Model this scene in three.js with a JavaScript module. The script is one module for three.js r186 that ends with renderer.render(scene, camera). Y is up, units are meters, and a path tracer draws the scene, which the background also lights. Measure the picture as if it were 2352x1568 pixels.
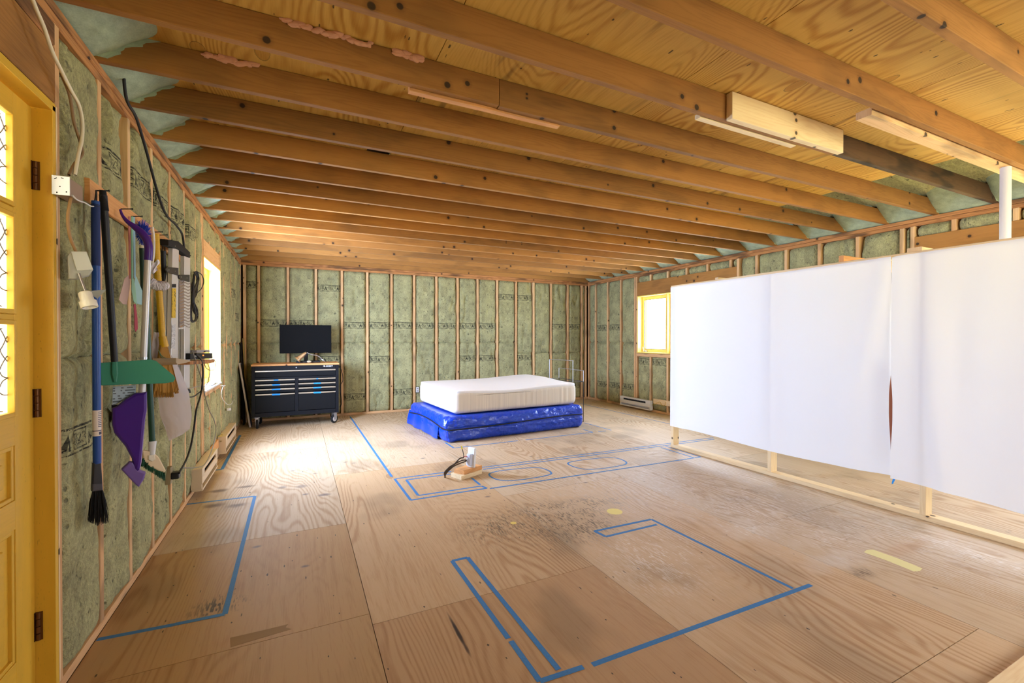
import * as THREE from 'three';
import { mergeGeometries } from 'three/addons/utils/BufferGeometryUtils.js';
import { RoundedBoxGeometry } from 'three/addons/geometries/RoundedBoxGeometry.js';
import { RectAreaLightUniformsLib } from 'three/addons/lights/RectAreaLightUniformsLib.js';
import { FontLoader } from 'three/addons/loaders/FontLoader.js';
import { TextGeometry } from 'three/addons/geometries/TextGeometry.js';

// ------------------------------------------------------------------ camera, sky, sun, daylight, exposure
const scene = new THREE.Scene();
const FPX = 1023.16, YAW = 0.4476, PITCH = -0.0065, EYE = new THREE.Vector3(0.7895, 1.2959, 7.9755);
const camera = new THREE.PerspectiveCamera(2 * Math.atan(784 / FPX) * 180 / Math.PI, 1.5, 0.05, 200);
const FWD = new THREE.Vector3(Math.sin(YAW) * Math.cos(PITCH), Math.sin(PITCH), -Math.cos(YAW) * Math.cos(PITCH));
camera.position.copy(EYE); camera.lookAt(EYE.clone().add(FWD)); camera.updateMatrixWorld();
const renderer = new THREE.WebGLRenderer({ antialias: true });
renderer.toneMapping = THREE.LinearToneMapping;
renderer.toneMappingExposure = 0.9;
renderer.shadowMap.enabled = true;
RectAreaLightUniformsLib.init();
scene.background = new THREE.Color(4.0, 4.4, 5.0);               // pale overcast sky
const sun = new THREE.DirectionalLight(0xfff1d8, 65);                 // over the back of the house: it lights the lawn, not the room
sun.position.set(0, 16, -10); sun.target.position.set(3, 0, 4); sun.position.x = 3;
sun.castShadow = true; sun.shadow.radius = 3;
Object.assign(sun.shadow.camera, { left: -20, right: 20, top: 20, bottom: -20, near: 1, far: 60 });
scene.add(sun, sun.target);
// daylight in every glazed opening: [centre, inward direction, width, height, intensity]
const DAY = {
  left: { at: [-0.105, 1.42, 2.52], to: [1, 0, 0], w: 0.82, h: 1.12, k: 112, c: 0xbfd6ff },
  right: { at: [6.56, 1.55, 2.6], to: [-1, 0, 0], w: 1.86, h: 0.92, k: 28, c: 0xc8deff },
  rightfar: { at: [6.56, 1.3, 6.6], to: [-1, 0, 0], w: 1.7, h: 1.4, k: 3, c: 0xe2eaff },
  door: { at: [-0.09, 1.55, 6.27], to: [1, 0, 0], w: 0.62, h: 0.95, k: 4, c: 0xf4f4f6 },
  front: { at: [4.6, 1.5, 9.28], to: [0, 0, -1], w: 2.6, h: 1.3, k: 8, c: 0xf4f4f4 },
};
for (const d of Object.values(DAY)) {
  const l = new THREE.RectAreaLight(d.c, d.k, d.w, d.h);
  l.position.set(...d.at); l.lookAt(d.at[0] + d.to[0], d.at[1] + d.to[1], d.at[2] + d.to[2]);
  scene.add(l);
}

// ------------------------------------------------------------------ pixels of the photograph to points on known planes
const RIGHT = new THREE.Vector3(Math.cos(YAW), 0, Math.sin(YAW)), UPV = new THREE.Vector3().crossVectors(RIGHT, FWD);
const V = (x, y, z) => new THREE.Vector3(x, y, z);
const ray = (px, py) => FWD.clone().addScaledVector(RIGHT, (px - 1176) / FPX).addScaledVector(UPV, -(py - 784) / FPX);
const hit = (px, py, ax, v) => { const d = ray(px, py); return EYE.clone().addScaledVector(d, (v - EYE[ax]) / d[ax]); };
const onX = (px, py, x = 0) => hit(px, py, 'x', x), onY = (px, py, y = 0) => hit(px, py, 'y', y), onZ = (px, py, z = 0) => hit(px, py, 'z', z);
const perPx = (p) => p.clone().sub(EYE).dot(FWD) / FPX;              // metres that one pixel spans at a point

// ------------------------------------------------------------------ random numbers and noise
function rng(seed) { let a = seed >>> 0; return () => { a |= 0; a = a + 0x6D2B79F5 | 0; let t = Math.imul(a ^ a >>> 15, 1 | a); t = t + Math.imul(t ^ t >>> 7, 61 | t) ^ t; return ((t ^ t >>> 14) >>> 0) / 4294967296; }; }
const R = rng(77);
const TAB = new Float32Array(65536); { const r = rng(5); for (let i = 0; i < 65536; i++) TAB[i] = r(); }
function vn(x, y) {
  const xi = Math.floor(x), yi = Math.floor(y); let fx = x - xi, fy = y - yi; fx = fx * fx * (3 - 2 * fx); fy = fy * fy * (3 - 2 * fy);
  const a = (yi & 255) << 8, b = (yi + 1 & 255) << 8, c = xi & 255, d = xi + 1 & 255;
  const p = TAB[a | c], q = TAB[a | d], r = TAB[b | c], s = TAB[b | d];
  return (p + (q - p) * fx) * (1 - fy) + (r + (s - r) * fx) * fy;
}
const fbm = (x, y, o = 3) => { let s = 0, w = 0.5, t = 0; for (let i = 0; i < o; i++) { s += w * vn(x + i * 17.3, y + i * 9.1); t += w; w *= 0.5; x *= 2.03; y *= 2.03; } return s / t; };
const cl = (x, a = 0, b = 1) => x < a ? a : x > b ? b : x, sm = (a, b, x) => { x = cl((x - a) / (b - a)); return x * x * (3 - 2 * x); }, mix = (a, b, t) => a + (b - a) * t;

// ------------------------------------------------------------------ textures
function dataTex(w, h, fn, { srgb = true, wrap = THREE.RepeatWrapping, repeat } = {}) {
  const d = new Uint8Array(w * h * 4), o = [0, 0, 0];
  for (let y = 0; y < h; y++) for (let x = 0; x < w; x++) { fn(x, y, o); const i = (y * w + x) * 4; d[i] = cl(o[0], 0, 255); d[i + 1] = cl(o[1], 0, 255); d[i + 2] = cl(o[2], 0, 255); d[i + 3] = 255; }
  const t = new THREE.DataTexture(d, w, h); t.wrapS = t.wrapT = wrap; t.magFilter = THREE.LinearFilter; t.minFilter = THREE.LinearMipmapLinearFilter; t.generateMipmaps = true;
  if (srgb) t.colorSpace = THREE.SRGBColorSpace; if (repeat) t.repeat.set(...repeat); t.needsUpdate = true; return t;
}
// sawn lumber: u runs along the grain; one tile is len x wid metres
function woodTex(seed, light, dark, { len = 2.4, wid = 0.3, w = 1024, h = 256, knots = 5, ring = 1, grime = 0.2 } = {}) {
  const r = rng(seed), ks = []; for (let i = 0; i < knots; i++) ks.push([r() * len, r() * wid, 0.006 + r() * 0.012]);
  const s0 = seed * 13.7;
  return dataTex(w, h, (x, y, o) => {
    const u = x / w * len; let v = y / h * wid, k = 0, kd = 0;
    for (const [ku, kv, kr] of ks) { const dx = (u - ku) * 0.45, dy = v - kv, q = Math.hypot(dx, dy) / kr; if (q < 6) { v += dy / (q + 0.4) * 0.25 * Math.exp(-q * 0.6); const c = Math.hypot(u - ku, dy) / kr; kd = Math.max(kd, sm(1.15, 0.8, c)); k = Math.max(k, sm(2.6, 1, c) * 0.4); } }
    const g = fbm(u * 1.1 + s0, v * 14 + s0, 3) * 9 + v * 40;
    const rg = 0.5 + 0.5 * Math.sin(g * 6.283), fib = vn(u * 30 + s0, v * 900), gr = fbm(u * 3 + s0 * 2, v * 9, 3);
    let t = 0.55 * ring * rg * rg + 0.25 * (fib - 0.5) + 0.35 * (vn(u * 0.8 + s0, v * 5) - 0.4) + k;
    t = cl(t); const m = (1 - grime * sm(0.5, 0.8, gr)) * (1 - 0.6 * kd);
    for (let c = 0; c < 3; c++) o[c] = mix(light[c], dark[c], t) * m;
  }, { wrap: THREE.MirroredRepeatWrapping });
}
// rotary-cut plywood face, u along the grain; mark(u, v, o) may add stains
function plyTex(seed, w, h, len, wid, light, dark, { ring = 1, fleck = 40, mark, plugs = 2, swirl = 1 } = {}) {
  const s = seed * 31.37, r = rng(seed * 7 + 1), fl = [], pl = [];
  for (let i = 0; i < fleck; i++) fl.push([r() * len, r() * wid, 0.004 + r() * 0.012, 0.0015 + r() * 0.003]);
  for (let i = 0; i < plugs; i++) pl.push([r() * len, r() * wid, 0.05 + r() * 0.03, 0.018 + r() * 0.01, r()]);
  const grid = new Map(), cell = 0.1; for (const f of fl) { const key = Math.floor(f[0] / cell) * 1000 + Math.floor(f[1] / cell); (grid.get(key) || grid.set(key, []).get(key)).push(f); }
  return dataTex(w, h, (x, y, o) => {
    const v = x / w * wid, u = y / h * len;                      // image rows run along the grain
    const str = (vn(u * 5 + s, v * 210) - 0.5) * 0.22 + (vn(u * 2.3 + s, v * 75 + s) - 0.5) * 0.2, wv = fbm(u * 0.55 + s, v * 2.6 + s, 2) * swirl, g = wv * 24 + fbm(u * 2.2 + s, v * 9, 2) * 2.2 + v * 16;
    const rg = Math.pow(0.5 + 0.5 * Math.sin(g * 6.283), 2), fib = vn(u * 26 + s, v * 620), blot = fbm(u * 1.2 + s, v * 2.2 + s, 3);
    let t = cl(ring * rg * (0.25 + 0.9 * sm(0.3, 0.7, vn(u * 0.8 + s * 2, v * 2.3))) + 0.22 * (fib - 0.5) + str + 0.3 * (blot - 0.45)), m = 1;
    for (const p of pl) { const q = Math.hypot((u - p[0]) / p[2], (v - p[1]) / p[3]); if (q < 1) t = cl(0.35 * fib + p[4] * 0.4); else if (q < 1.08) m = 0.7; }
    const key = Math.floor(u / cell) * 1000 + Math.floor(v / cell), near = grid.get(key);
    if (near) for (const f of near) { if (Math.hypot((u - f[0]) / f[2], (v - f[1]) / f[3]) < 1) m *= 0.45; }
    for (let c = 0; c < 3; c++) o[c] = mix(light[c], dark[c], t) * m;
    if (mark) mark(u, v, o);
  }, { wrap: THREE.ClampToEdgeWrapping });
}
function canvasPixels(w, h, draw) { const c = document.createElement('canvas'); c.width = w; c.height = h; const g = c.getContext('2d'); draw(g, w, h); return g.getImageData(0, 0, w, h).data; }
function canvasTex(w, h, draw) { const c = document.createElement('canvas'); c.width = w; c.height = h; draw(c.getContext('2d'), w, h); const t = new THREE.CanvasTexture(c); t.colorSpace = THREE.SRGBColorSpace; return t; }

const M = {};
const std = (o) => new THREE.MeshStandardMaterial({ roughness: 0.8, metalness: 0, ...o });
const phy = (o) => new THREE.MeshPhysicalMaterial({ roughness: 0.8, metalness: 0, ...o });
M.joist = [1, 2, 3].map((i) => std({ map: woodTex(10 + i, [[174, 123, 62], [162, 112, 54], [150, 104, 50]][i - 1], [[131, 86, 38], [119, 78, 34], [109, 71, 32]][i - 1], { knots: 6, ring: 0.4, grime: 0.1 }), roughness: 0.85 }));
M.joistDark = std({ map: woodTex(19, [92, 66, 42], [58, 42, 28], { knots: 4, ring: 0.5, grime: 0.5 }), roughness: 0.9 });
M.stud = [1, 2].map((i) => std({ map: woodTex(20 + i, [[220, 176, 126], [230, 190, 140]][i - 1], [[190, 136, 86], [204, 152, 100]][i - 1], { knots: 5, ring: 0.6 }), roughness: 0.8 }));
M.plate = std({ map: woodTex(25, [190, 132, 78], [142, 90, 48], { knots: 4, grime: 0.4 }), roughness: 0.85 });
M.pine = std({ map: woodTex(30, [240, 216, 172], [220, 180, 128], { knots: 6, ring: 0.5, grime: 0.06 }), roughness: 0.7 });
M.rail = std({ map: woodTex(33, [226, 166, 104], [198, 128, 70], { knots: 5, ring: 0.6, grime: 0.08 }), roughness: 0.7 });
const CEIL = [[222, 180, 94], [180, 126, 50]];
M.ceil = [41, 42, 43].map((s) => std({ map: plyTex(s, 512, 1024, 2.44, 1.22, ...CEIL, { ring: 0.62, fleck: 60, plugs: 3, swirl: 1.3, mark: (u, v, o) => { const n = fbm(u * 1.6 + s, v * 16 + s * 3, 4), d = sm(0.6, 0.8, n) * 0.4 * sm(0.4, 0.6, vn(u * 1.3 + s, v * 1.5)); for (let c = 0; c < 3; c++) o[c] *= 1 - d * [0.75, 0.8, 0.8][c]; } }), roughness: 0.75 }));
// mineral-wool batts
const WOOL = (x, y, k) => { const a = fbm(x * 0.008 + k, y * 0.008, 3), b = vn(x * 0.16 + k, y * 0.10), c = vn(x * 0.6, y * 0.45 + k), d = sm(0.7, 0.86, fbm(x * 0.05 + k * 3, y * 0.03, 3)) + 0.28 * sm(0.52, 0.72, fbm(x * 0.014 + k * 5, y * 0.009 + 3, 4)); return [a, b, c, d]; };
M.wool = std({ map: dataTex(1024, 1024, (x, y, o) => { const [a, b, c, d] = WOOL(x, y, 3), m = 0.92 + 0.24 * (a - 0.5) + 0.16 * (b - 0.5) + 0.18 * (c - 0.5) - 0.3 * d; o[0] = 180 * m; o[1] = 176 * m; o[2] = 128 * m; }, { wrap: THREE.MirroredRepeatWrapping }),
  bumpMap: dataTex(1024, 1024, (x, y, o) => { const [a, b, c, d] = WOOL(x, y, 3); o[0] = o[1] = o[2] = 255 * cl(0.2 + 0.5 * b + 0.3 * c - 0.4 * d); }, { srgb: false, wrap: THREE.MirroredRepeatWrapping }), bumpScale: 0.006, roughness: 1 });
{
  const W = 512, H = 192, ink = canvasPixels(W, H, (g) => {
    g.fillStyle = '#000'; g.fillRect(0, 0, W, H); g.strokeStyle = g.fillStyle = '#fff';
    g.fillRect(0, 26, W, 12); g.fillRect(0, 156, W, 8); g.lineWidth = 7;
    for (const x0 of [-6, 250]) {
      g.strokeRect(x0 + 14, 50, 140, 92); g.font = 'bold 78px sans-serif'; g.fillText('R23', x0 + 18, 124);
      g.beginPath(); g.moveTo(x0 + 166, 142); g.lineTo(x0 + 202, 50); g.lineTo(x0 + 238, 142); g.lineTo(x0 + 214, 142); g.lineTo(x0 + 202, 100); g.lineTo(x0 + 190, 142); g.closePath(); g.fill();
    }
  });
  M.print = std({ map: dataTex(W, H, (x, y, o) => { const [a, b, c] = WOOL(x * 2, y * 2, 7), m = 0.92 + 0.24 * (a - 0.5) + 0.16 * (b - 0.5) + 0.18 * (c - 0.5); const i = ink[((H - 1 - y) * W + x) * 4] / 255, smear = 0.25 * sm(0.45, 0.7, fbm(x * 0.02, y * 0.05 + 4, 3)) * sm(0, 40, y) * sm(192, 150, y), k = 1 - cl(i * sm(0.25, 0.6, vn(x * 0.22, y * 0.22) * 0.6 + vn(x * 0.04 + 9, y * 0.04) * 0.5) * 0.62 + smear); o[0] = 180 * m * k; o[1] = 176 * m * k; o[2] = 128 * m * k; }, { wrap: THREE.RepeatWrapping }), roughness: 1 });
}
M.foam = std({ map: dataTex(256, 256, (x, y, o) => { const m = 0.9 + 0.2 * (fbm(x * 0.04, y * 0.04, 3) - 0.5) + 0.08 * (vn(x * 0.4, y * 0.4) - 0.5); o[0] = 180 * m; o[1] = 198 * m; o[2] = 172 * m; }, { wrap: THREE.MirroredRepeatWrapping }), roughness: 0.9 });
M.pink = std({ color: 0xd8a284, roughness: 1 });
M.sheath = std({ color: 0x6b5a42 });
M.yellow = std({ map: dataTex(512, 512, (x, y, o) => { const m = 0.96 + 0.06 * (fbm(x * 0.01, y * 0.03, 3) - 0.5), s = vn(x * 0.33, y * 0.33) > 0.955 && vn(x * 0.02, y * 0.02) > 0.52 ? 0.62 : 1; o[0] = 238 * m * s; o[1] = 190 * m * s; o[2] = 62 * m * s; }), roughness: 0.45 });
M.sash = std({ map: woodTex(36, [246, 214, 112], [236, 192, 84], { knots: 0, ring: 0.4, grime: 0.03 }), roughness: 0.5 });
M.glass = phy({ color: 0xffffff, transmission: 1, roughness: 0.02, thickness: 0, ior: 1.45 });
M.obscure = phy({ color: 0xffffff, transmission: 0.75, roughness: 1, thickness: 0, ior: 1.45 });
M.came = std({ color: 0x8a8078, roughness: 0.6, metalness: 0.4 });
M.brass = std({ color: 0x6e4a2a, metalness: 0.7, roughness: 0.45 });
M.black = std({ color: 0x141416, roughness: 0.5 });
M.blackMatte = std({ color: 0x101011, roughness: 0.85 });
M.steel = std({ color: 0xc6c8cc, metalness: 0.85, roughness: 0.35 });
M.alu = std({ color: 0xdcd8d4, metalness: 0.3, roughness: 0.4 });
M.darkSteel = std({ color: 0x55565a, metalness: 0.7, roughness: 0.4 });
M.white = std({ color: 0xe9e8e6, roughness: 0.6 });
M.beige = std({ color: 0xddc8a8, roughness: 0.5 });
M.tape = std({ map: dataTex(256, 64, (x, y, o) => { const m = 0.95 + 0.1 * (vn(x * 0.3, y * 0.2) - 0.5); o[0] = 62 * m; o[1] = 128 * m; o[2] = 190 * m; }), roughness: 0.7 });
M.tapeVivid = std({ color: 0x1f8fe0, roughness: 0.7 });
M.cable = std({ color: 0x1b1b1d, roughness: 0.6 });
M.cream = std({ color: 0xe8dfc6, roughness: 0.6 });

// ------------------------------------------------------------------ things, parts, names
const taken = {};
const numbered = (n) => { const k = taken[n] = (taken[n] ?? -1) + 1; return k ? `${n}_${String(k).padStart(3, '0')}` : n; };
const things = [];
function put(mesh) { mesh.castShadow = mesh.receiveShadow = true; return mesh; }
function thing(name, label, category, group) { const o = new THREE.Group(); o.name = numbered(name); o.userData = { label, category }; if (group) o.userData.group = group; scene.add(o); things.push(o); return o; }
function struct(name, label, category) { const o = new THREE.Group(); o.name = name; o.userData = { label, category, kind: 'structure' }; scene.add(o); return o; }
function part(parent, name, geo, mat, label) { const m = put(new THREE.Mesh(geo, mat)); m.name = name; if (label) m.userData.label = label; parent.add(m); return m; }
function single(name, label, category, geo, mat, group) { const m = put(new THREE.Mesh(geo, mat)); m.name = numbered(name); m.userData = { label, category }; if (group) m.userData.group = group; scene.add(m); things.push(m); return m; }
const merge = (l) => mergeGeometries(l.map((g) => { const q = g.index ? g.toNonIndexed() : g; for (const k of Object.keys(q.attributes)) if (!['position', 'normal', 'uv'].includes(k)) q.deleteAttribute(k); return q; }));

// a stick of lumber along an axis, corners slightly eased, texture in metres with its own offset
function stickGeo(x0, x1, y0, y1, z0, z1, axis, ch = 0.003) {
  const S = [x1 - x0, y1 - y0, z1 - z0], len = S[axis], a = S[(axis + 1) % 3], b = S[(axis + 2) % 3]; ch = Math.min(ch, a * 0.2, b * 0.2);
  const ring = [[-a / 2 + ch, -b / 2], [a / 2 - ch, -b / 2], [a / 2, -b / 2 + ch], [a / 2, b / 2 - ch], [a / 2 - ch, b / 2], [-a / 2 + ch, b / 2], [-a / 2, b / 2 - ch], [-a / 2, -b / 2 + ch]];
  const P = [], N = [], U = [], uo = R() * 4, vo = R() * 2, pt = (t, p) => { const o = [0, 0, 0]; o[axis] = t; o[(axis + 1) % 3] = p[0]; o[(axis + 2) % 3] = p[1]; return o; };
  let per = 0;
  for (let i = 0; i < 8; i++) {
    const p = ring[i], q = ring[(i + 1) % 8], d = Math.hypot(q[0] - p[0], q[1] - p[1]), n = pt(0, [(q[1] - p[1]) / d, -(q[0] - p[0]) / d]);
    const A = pt(-len / 2, p), B = pt(-len / 2, q), C = pt(len / 2, q), D = pt(len / 2, p), ua = uo, ub = uo + len / 2.4, va = vo + per / 0.3, vb = vo + (per + d) / 0.3;
    P.push(...A, ...B, ...C, ...A, ...C, ...D); for (let k = 0; k < 6; k++) N.push(...n); U.push(ua, va, ua, vb, ub, vb, ua, va, ub, vb, ub, va); per += d;
  }
  for (const e of [-1, 1]) for (let i = 1; i < 7; i++) {
    const t = [ring[0], ring[i], ring[i + 1]]; if (e < 0) t.reverse();
    for (const p of t) { P.push(...pt(e * len / 2, p)); N.push(...pt(e, [0, 0])); U.push(uo + p[0] * 0.5, vo + p[1] / 0.3); }
  }
  const g = new THREE.BufferGeometry(); g.setAttribute('position', new THREE.Float32BufferAttribute(P, 3)); g.setAttribute('normal', new THREE.Float32BufferAttribute(N, 3)); g.setAttribute('uv', new THREE.Float32BufferAttribute(U, 2));
  g.translate((x0 + x1) / 2, (y0 + y1) / 2, (z0 + z1) / 2); return g;
}
const stick = (parent, name, mat, x0, x1, y0, y1, z0, z1, axis, ch, label) => part(parent, name, stickGeo(x0, x1, y0, y1, z0, z1, axis, ch), mat, label);
const box = (x0, x1, y0, y1, z0, z1, r = 0) => { const g = r ? new RoundedBoxGeometry(x1 - x0, y1 - y0, z1 - z0, 2, r) : new THREE.BoxGeometry(x1 - x0, y1 - y0, z1 - z0); g.translate((x0 + x1) / 2, (y0 + y1) / 2, (z0 + z1) / 2); return g; };
function cyl(p, q, r0, r1 = r0, seg = 14) { const d = q.clone().sub(p), L = d.length(), g = new THREE.CylinderGeometry(r1, r0, L, seg, 1); g.translate(0, L / 2, 0); g.applyQuaternion(new THREE.Quaternion().setFromUnitVectors(V(0, 1, 0), d.normalize())); g.translate(p.x, p.y, p.z); return g; }
const tube = (pts, r, seg = 40, closed = false, rs = 8) => new THREE.TubeGeometry(new THREE.CatmullRomCurve3(pts, closed, 'centripetal'), seg, r, rs, closed);
// a flat outline on the left wall (pixels seen on plane x1), thick from x0 to x1
function slabX(px, x0, x1, bevel = 0.002) {
  const s = new THREE.Shape(px.map(([a, b]) => { const p = onX(a, b, x1); return new THREE.Vector2(-p.z, p.y); }));
  const g = new THREE.ExtrudeGeometry(s, { depth: x1 - x0 - 2 * bevel, bevelEnabled: bevel > 0, bevelThickness: bevel, bevelSize: bevel, bevelOffset: -bevel, bevelSegments: 2, curveSegments: 8 });
  g.translate(0, 0, bevel); g.rotateY(Math.PI / 2); g.translate(x0, 0, 0); return g;
}
function gridGeo(nu, nv, fn, uvf) {                                    // fn(s, t) -> [x, y, z]
  const P = [], U = [], I = [];
  for (let j = 0; j <= nv; j++) for (let i = 0; i <= nu; i++) { const s = i / nu, t = j / nv; P.push(...fn(s, t)); U.push(...(uvf ? uvf(s, t) : [s, t])); }
  for (let j = 0; j < nv; j++) for (let i = 0; i < nu; i++) { const a = j * (nu + 1) + i, b = a + 1, c = a + nu + 1, d = c + 1; I.push(a, b, d, a, d, c); }
  const g = new THREE.BufferGeometry(); g.setAttribute('position', new THREE.Float32BufferAttribute(P, 3)); g.setAttribute('uv', new THREE.Float32BufferAttribute(U, 2)); g.setIndex(I); g.computeVertexNormals(); return g;
}

// ------------------------------------------------------------------ the shell: floor
const W = 6.433, H0 = 2.434, HJ = 2.51, HC = 2.65, ZF = 9.2, T = 0.14;   // room width, underside of plates, of joists, of ceiling, front wall, wall depth
const floor = struct('floor', 'bare plywood subfloor of wide stained sheets', 'floor');
part(floor, 'subfloor', box(-0.16, W + 0.16, -0.2, -0.0195, -0.16, ZF + 0.16), M.sheath);
{
  const marks = [];                                                     // stains of the real floor, and dust films with light painted in, in metres: x, z, half sizes, colour, strength, speckle
  marks.push([4.0, 5.4, 1.0, 1.4, [222, 216, 214], 0.62, 0.7], [3.3, 4.8, 0.8, 0.8, [216, 210, 208], 0.5, 0.75], [4.3, 6.6, 0.5, 0.7, [218, 214, 212], 0.5, 0.75], [1.42, 6.1, 0.007, 0.13, [38, 26, 16], 0.9, 0], [2.35, 5.2, 0.55, 0.4, [40, 34, 28], 0.42, 0.85], [2.55, 5.45, 0.35, 0.25, [36, 30, 26], 0.42, 0.9], [1.95, 5.15, 0.25, 0.2, [50, 42, 30], 0.35, 1], [2.75, 5.1, 0.5, 0.2, [40, 36, 34], 0.4, 1]);  // wide pale films: real dust, strengthened to carry the right side's brighter light
  marks.push([2.75, 5.85, 0.4, 0.35, [232, 228, 226], 0.5, 1], [2.6, 6.15, 0.35, 0.3, [230, 226, 222], 0.4, 1], [3.55, 5.95, 0.22, 0.14, [235, 232, 232], 0.6, 0.6], [4.0, 6.25, 0.35, 0.16, [228, 226, 226], 0.5, 0.8], [4.45, 6.75, 0.10, 0.35, [232, 230, 230], 0.55, 0.7], [3.62, 6.45, 0.22, 0.1, [214, 214, 220], 0.5, 0.4], [3.9, 5.7, 0.5, 0.3, [224, 224, 228], 0.35, 0.8], [4.2, 6.55, 0.3, 0.05, [170, 120, 80], 0.4, 0.5]);
  marks.push([0.43, 5.42, 0.12, 0.1, [30, 28, 22], 0.8, 1], [3.6, 6.6, 0.1, 0.06, [70, 55, 40], 0.6, 0.8], [4.05, 7.2, 0.25, 0.12, [80, 58, 36], 0.6, 1]);
  marks.push([0.17, 3.48, 0.07, 0.04, [70, 50, 32], 0.75, 0.2], [0.37, 3.46, 0.07, 0.035, [70, 50, 32], 0.7, 0.2], [0.2, 3.86, 0.07, 0.05, [66, 46, 30], 0.75, 0.2], [0.36, 3.93, 0.08, 0.06, [60, 42, 28], 0.75, 0.2], [0.66, 3.62, 0.03, 0.03, [110, 96, 84], 0.7, 0.2], [0.82, 3.66, 0.05, 0.04, [120, 104, 92], 0.7, 0.2]);
  for (const [px, py, s] of [[672, 1081, 1], [724, 1087, 1.2], [793, 1061, 1], [812, 1063, 1], [700, 1135, 1.4], [743, 1136, 2], [745, 1035, 0.8], [640, 1049, 1.2], [607, 1049, 1], [930, 1050, 1], [972, 1052, 1], [1105, 1054, 1], [1220, 1048, 1], [1235, 1051, 1], [1250, 1050, 1], [1290, 1001, 1], [1330, 1097, 1], [1345, 1108, 1], [1120, 1140, 1.2], [1196, 1010, 1], [1073, 1022, 1], [590, 1255, 1.2], [700, 1300, 1]]) { const p = onY(px, py); marks.push([p.x, p.z, 0.022 * s, 0.014 * s, [92, 80, 78], 0.75, 0.2]); }
  const cols = [[0, 1.09, [0, 2.2, 4.66, 5.8, 8.24, ZF]], [1.09, 2.31, [0, 1.01, 3.45, 5.89, 8.33, ZF]], [2.31, 3.53, [0, 2.21, 4.65, 7.09, ZF]], [3.53, 4.75, [0, 1.05, 3.49, 5.93, 8.37, ZF]], [4.75, 5.97, [0, 2.22, 4.66, 7.1, ZF]], [5.97, W, [0, 1.05, 3.49, 5.93, 8.37, ZF]]];
  const LIGHT = [202, 178, 146], DARK = [154, 115, 74];
  let n = 0;
  cols.forEach(([xa, xb, zs], ci) => {
    for (let k = 0; k + 1 < zs.length; k++) {
      const za = zs[k], zb = zs[k + 1], seed = 100 + n, big = zb > 4.4 && za < 7.2 && ci < 5, px = big ? 1.6e-3 : 3.4e-3, shadeTint = ci === 0 && za > 4 ? [0.89, 0.81, 0.67] : ci === 1 && za > 5 ? [0.95, 0.87, 0.77] : ci === 1 && za > 3 ? [0.97, 0.92, 0.85] : ci === 2 && za > 4 ? [1, 0.97, 0.93] : [1, 1, 1], own = marks.filter((m) => m[0] + m[2] * 1.6 > xa && m[0] - m[2] * 1.6 < xb && m[1] + m[3] * 1.6 > za && m[1] - m[3] * 1.6 < zb), tone = 0.97 + 0.06 * R();  // sheets towards the near left browned: that end's dimmer, warmer light in their colour
      const tex = plyTex(seed, Math.round((xb - xa) / px), Math.round((zb - za) / px), zb - za, xb - xa, LIGHT.map((c, i) => c * tone * shadeTint[i]), DARK.map((c, i) => c * tone * shadeTint[i]), {
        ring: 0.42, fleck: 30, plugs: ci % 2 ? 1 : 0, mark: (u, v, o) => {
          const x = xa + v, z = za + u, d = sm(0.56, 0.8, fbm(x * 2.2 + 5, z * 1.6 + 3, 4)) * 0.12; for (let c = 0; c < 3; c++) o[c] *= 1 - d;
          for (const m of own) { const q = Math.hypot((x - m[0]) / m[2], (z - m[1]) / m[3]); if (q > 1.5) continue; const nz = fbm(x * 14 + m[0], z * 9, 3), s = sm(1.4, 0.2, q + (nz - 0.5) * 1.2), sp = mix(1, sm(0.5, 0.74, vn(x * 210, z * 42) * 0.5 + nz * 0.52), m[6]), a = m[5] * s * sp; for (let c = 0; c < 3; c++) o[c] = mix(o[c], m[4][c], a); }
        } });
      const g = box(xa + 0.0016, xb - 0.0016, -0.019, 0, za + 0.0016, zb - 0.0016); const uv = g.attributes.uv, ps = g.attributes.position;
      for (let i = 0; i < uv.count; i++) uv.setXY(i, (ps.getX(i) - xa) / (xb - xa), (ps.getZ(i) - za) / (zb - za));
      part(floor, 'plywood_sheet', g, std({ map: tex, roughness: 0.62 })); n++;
    }
  });
}
console.log('floor done');

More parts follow.
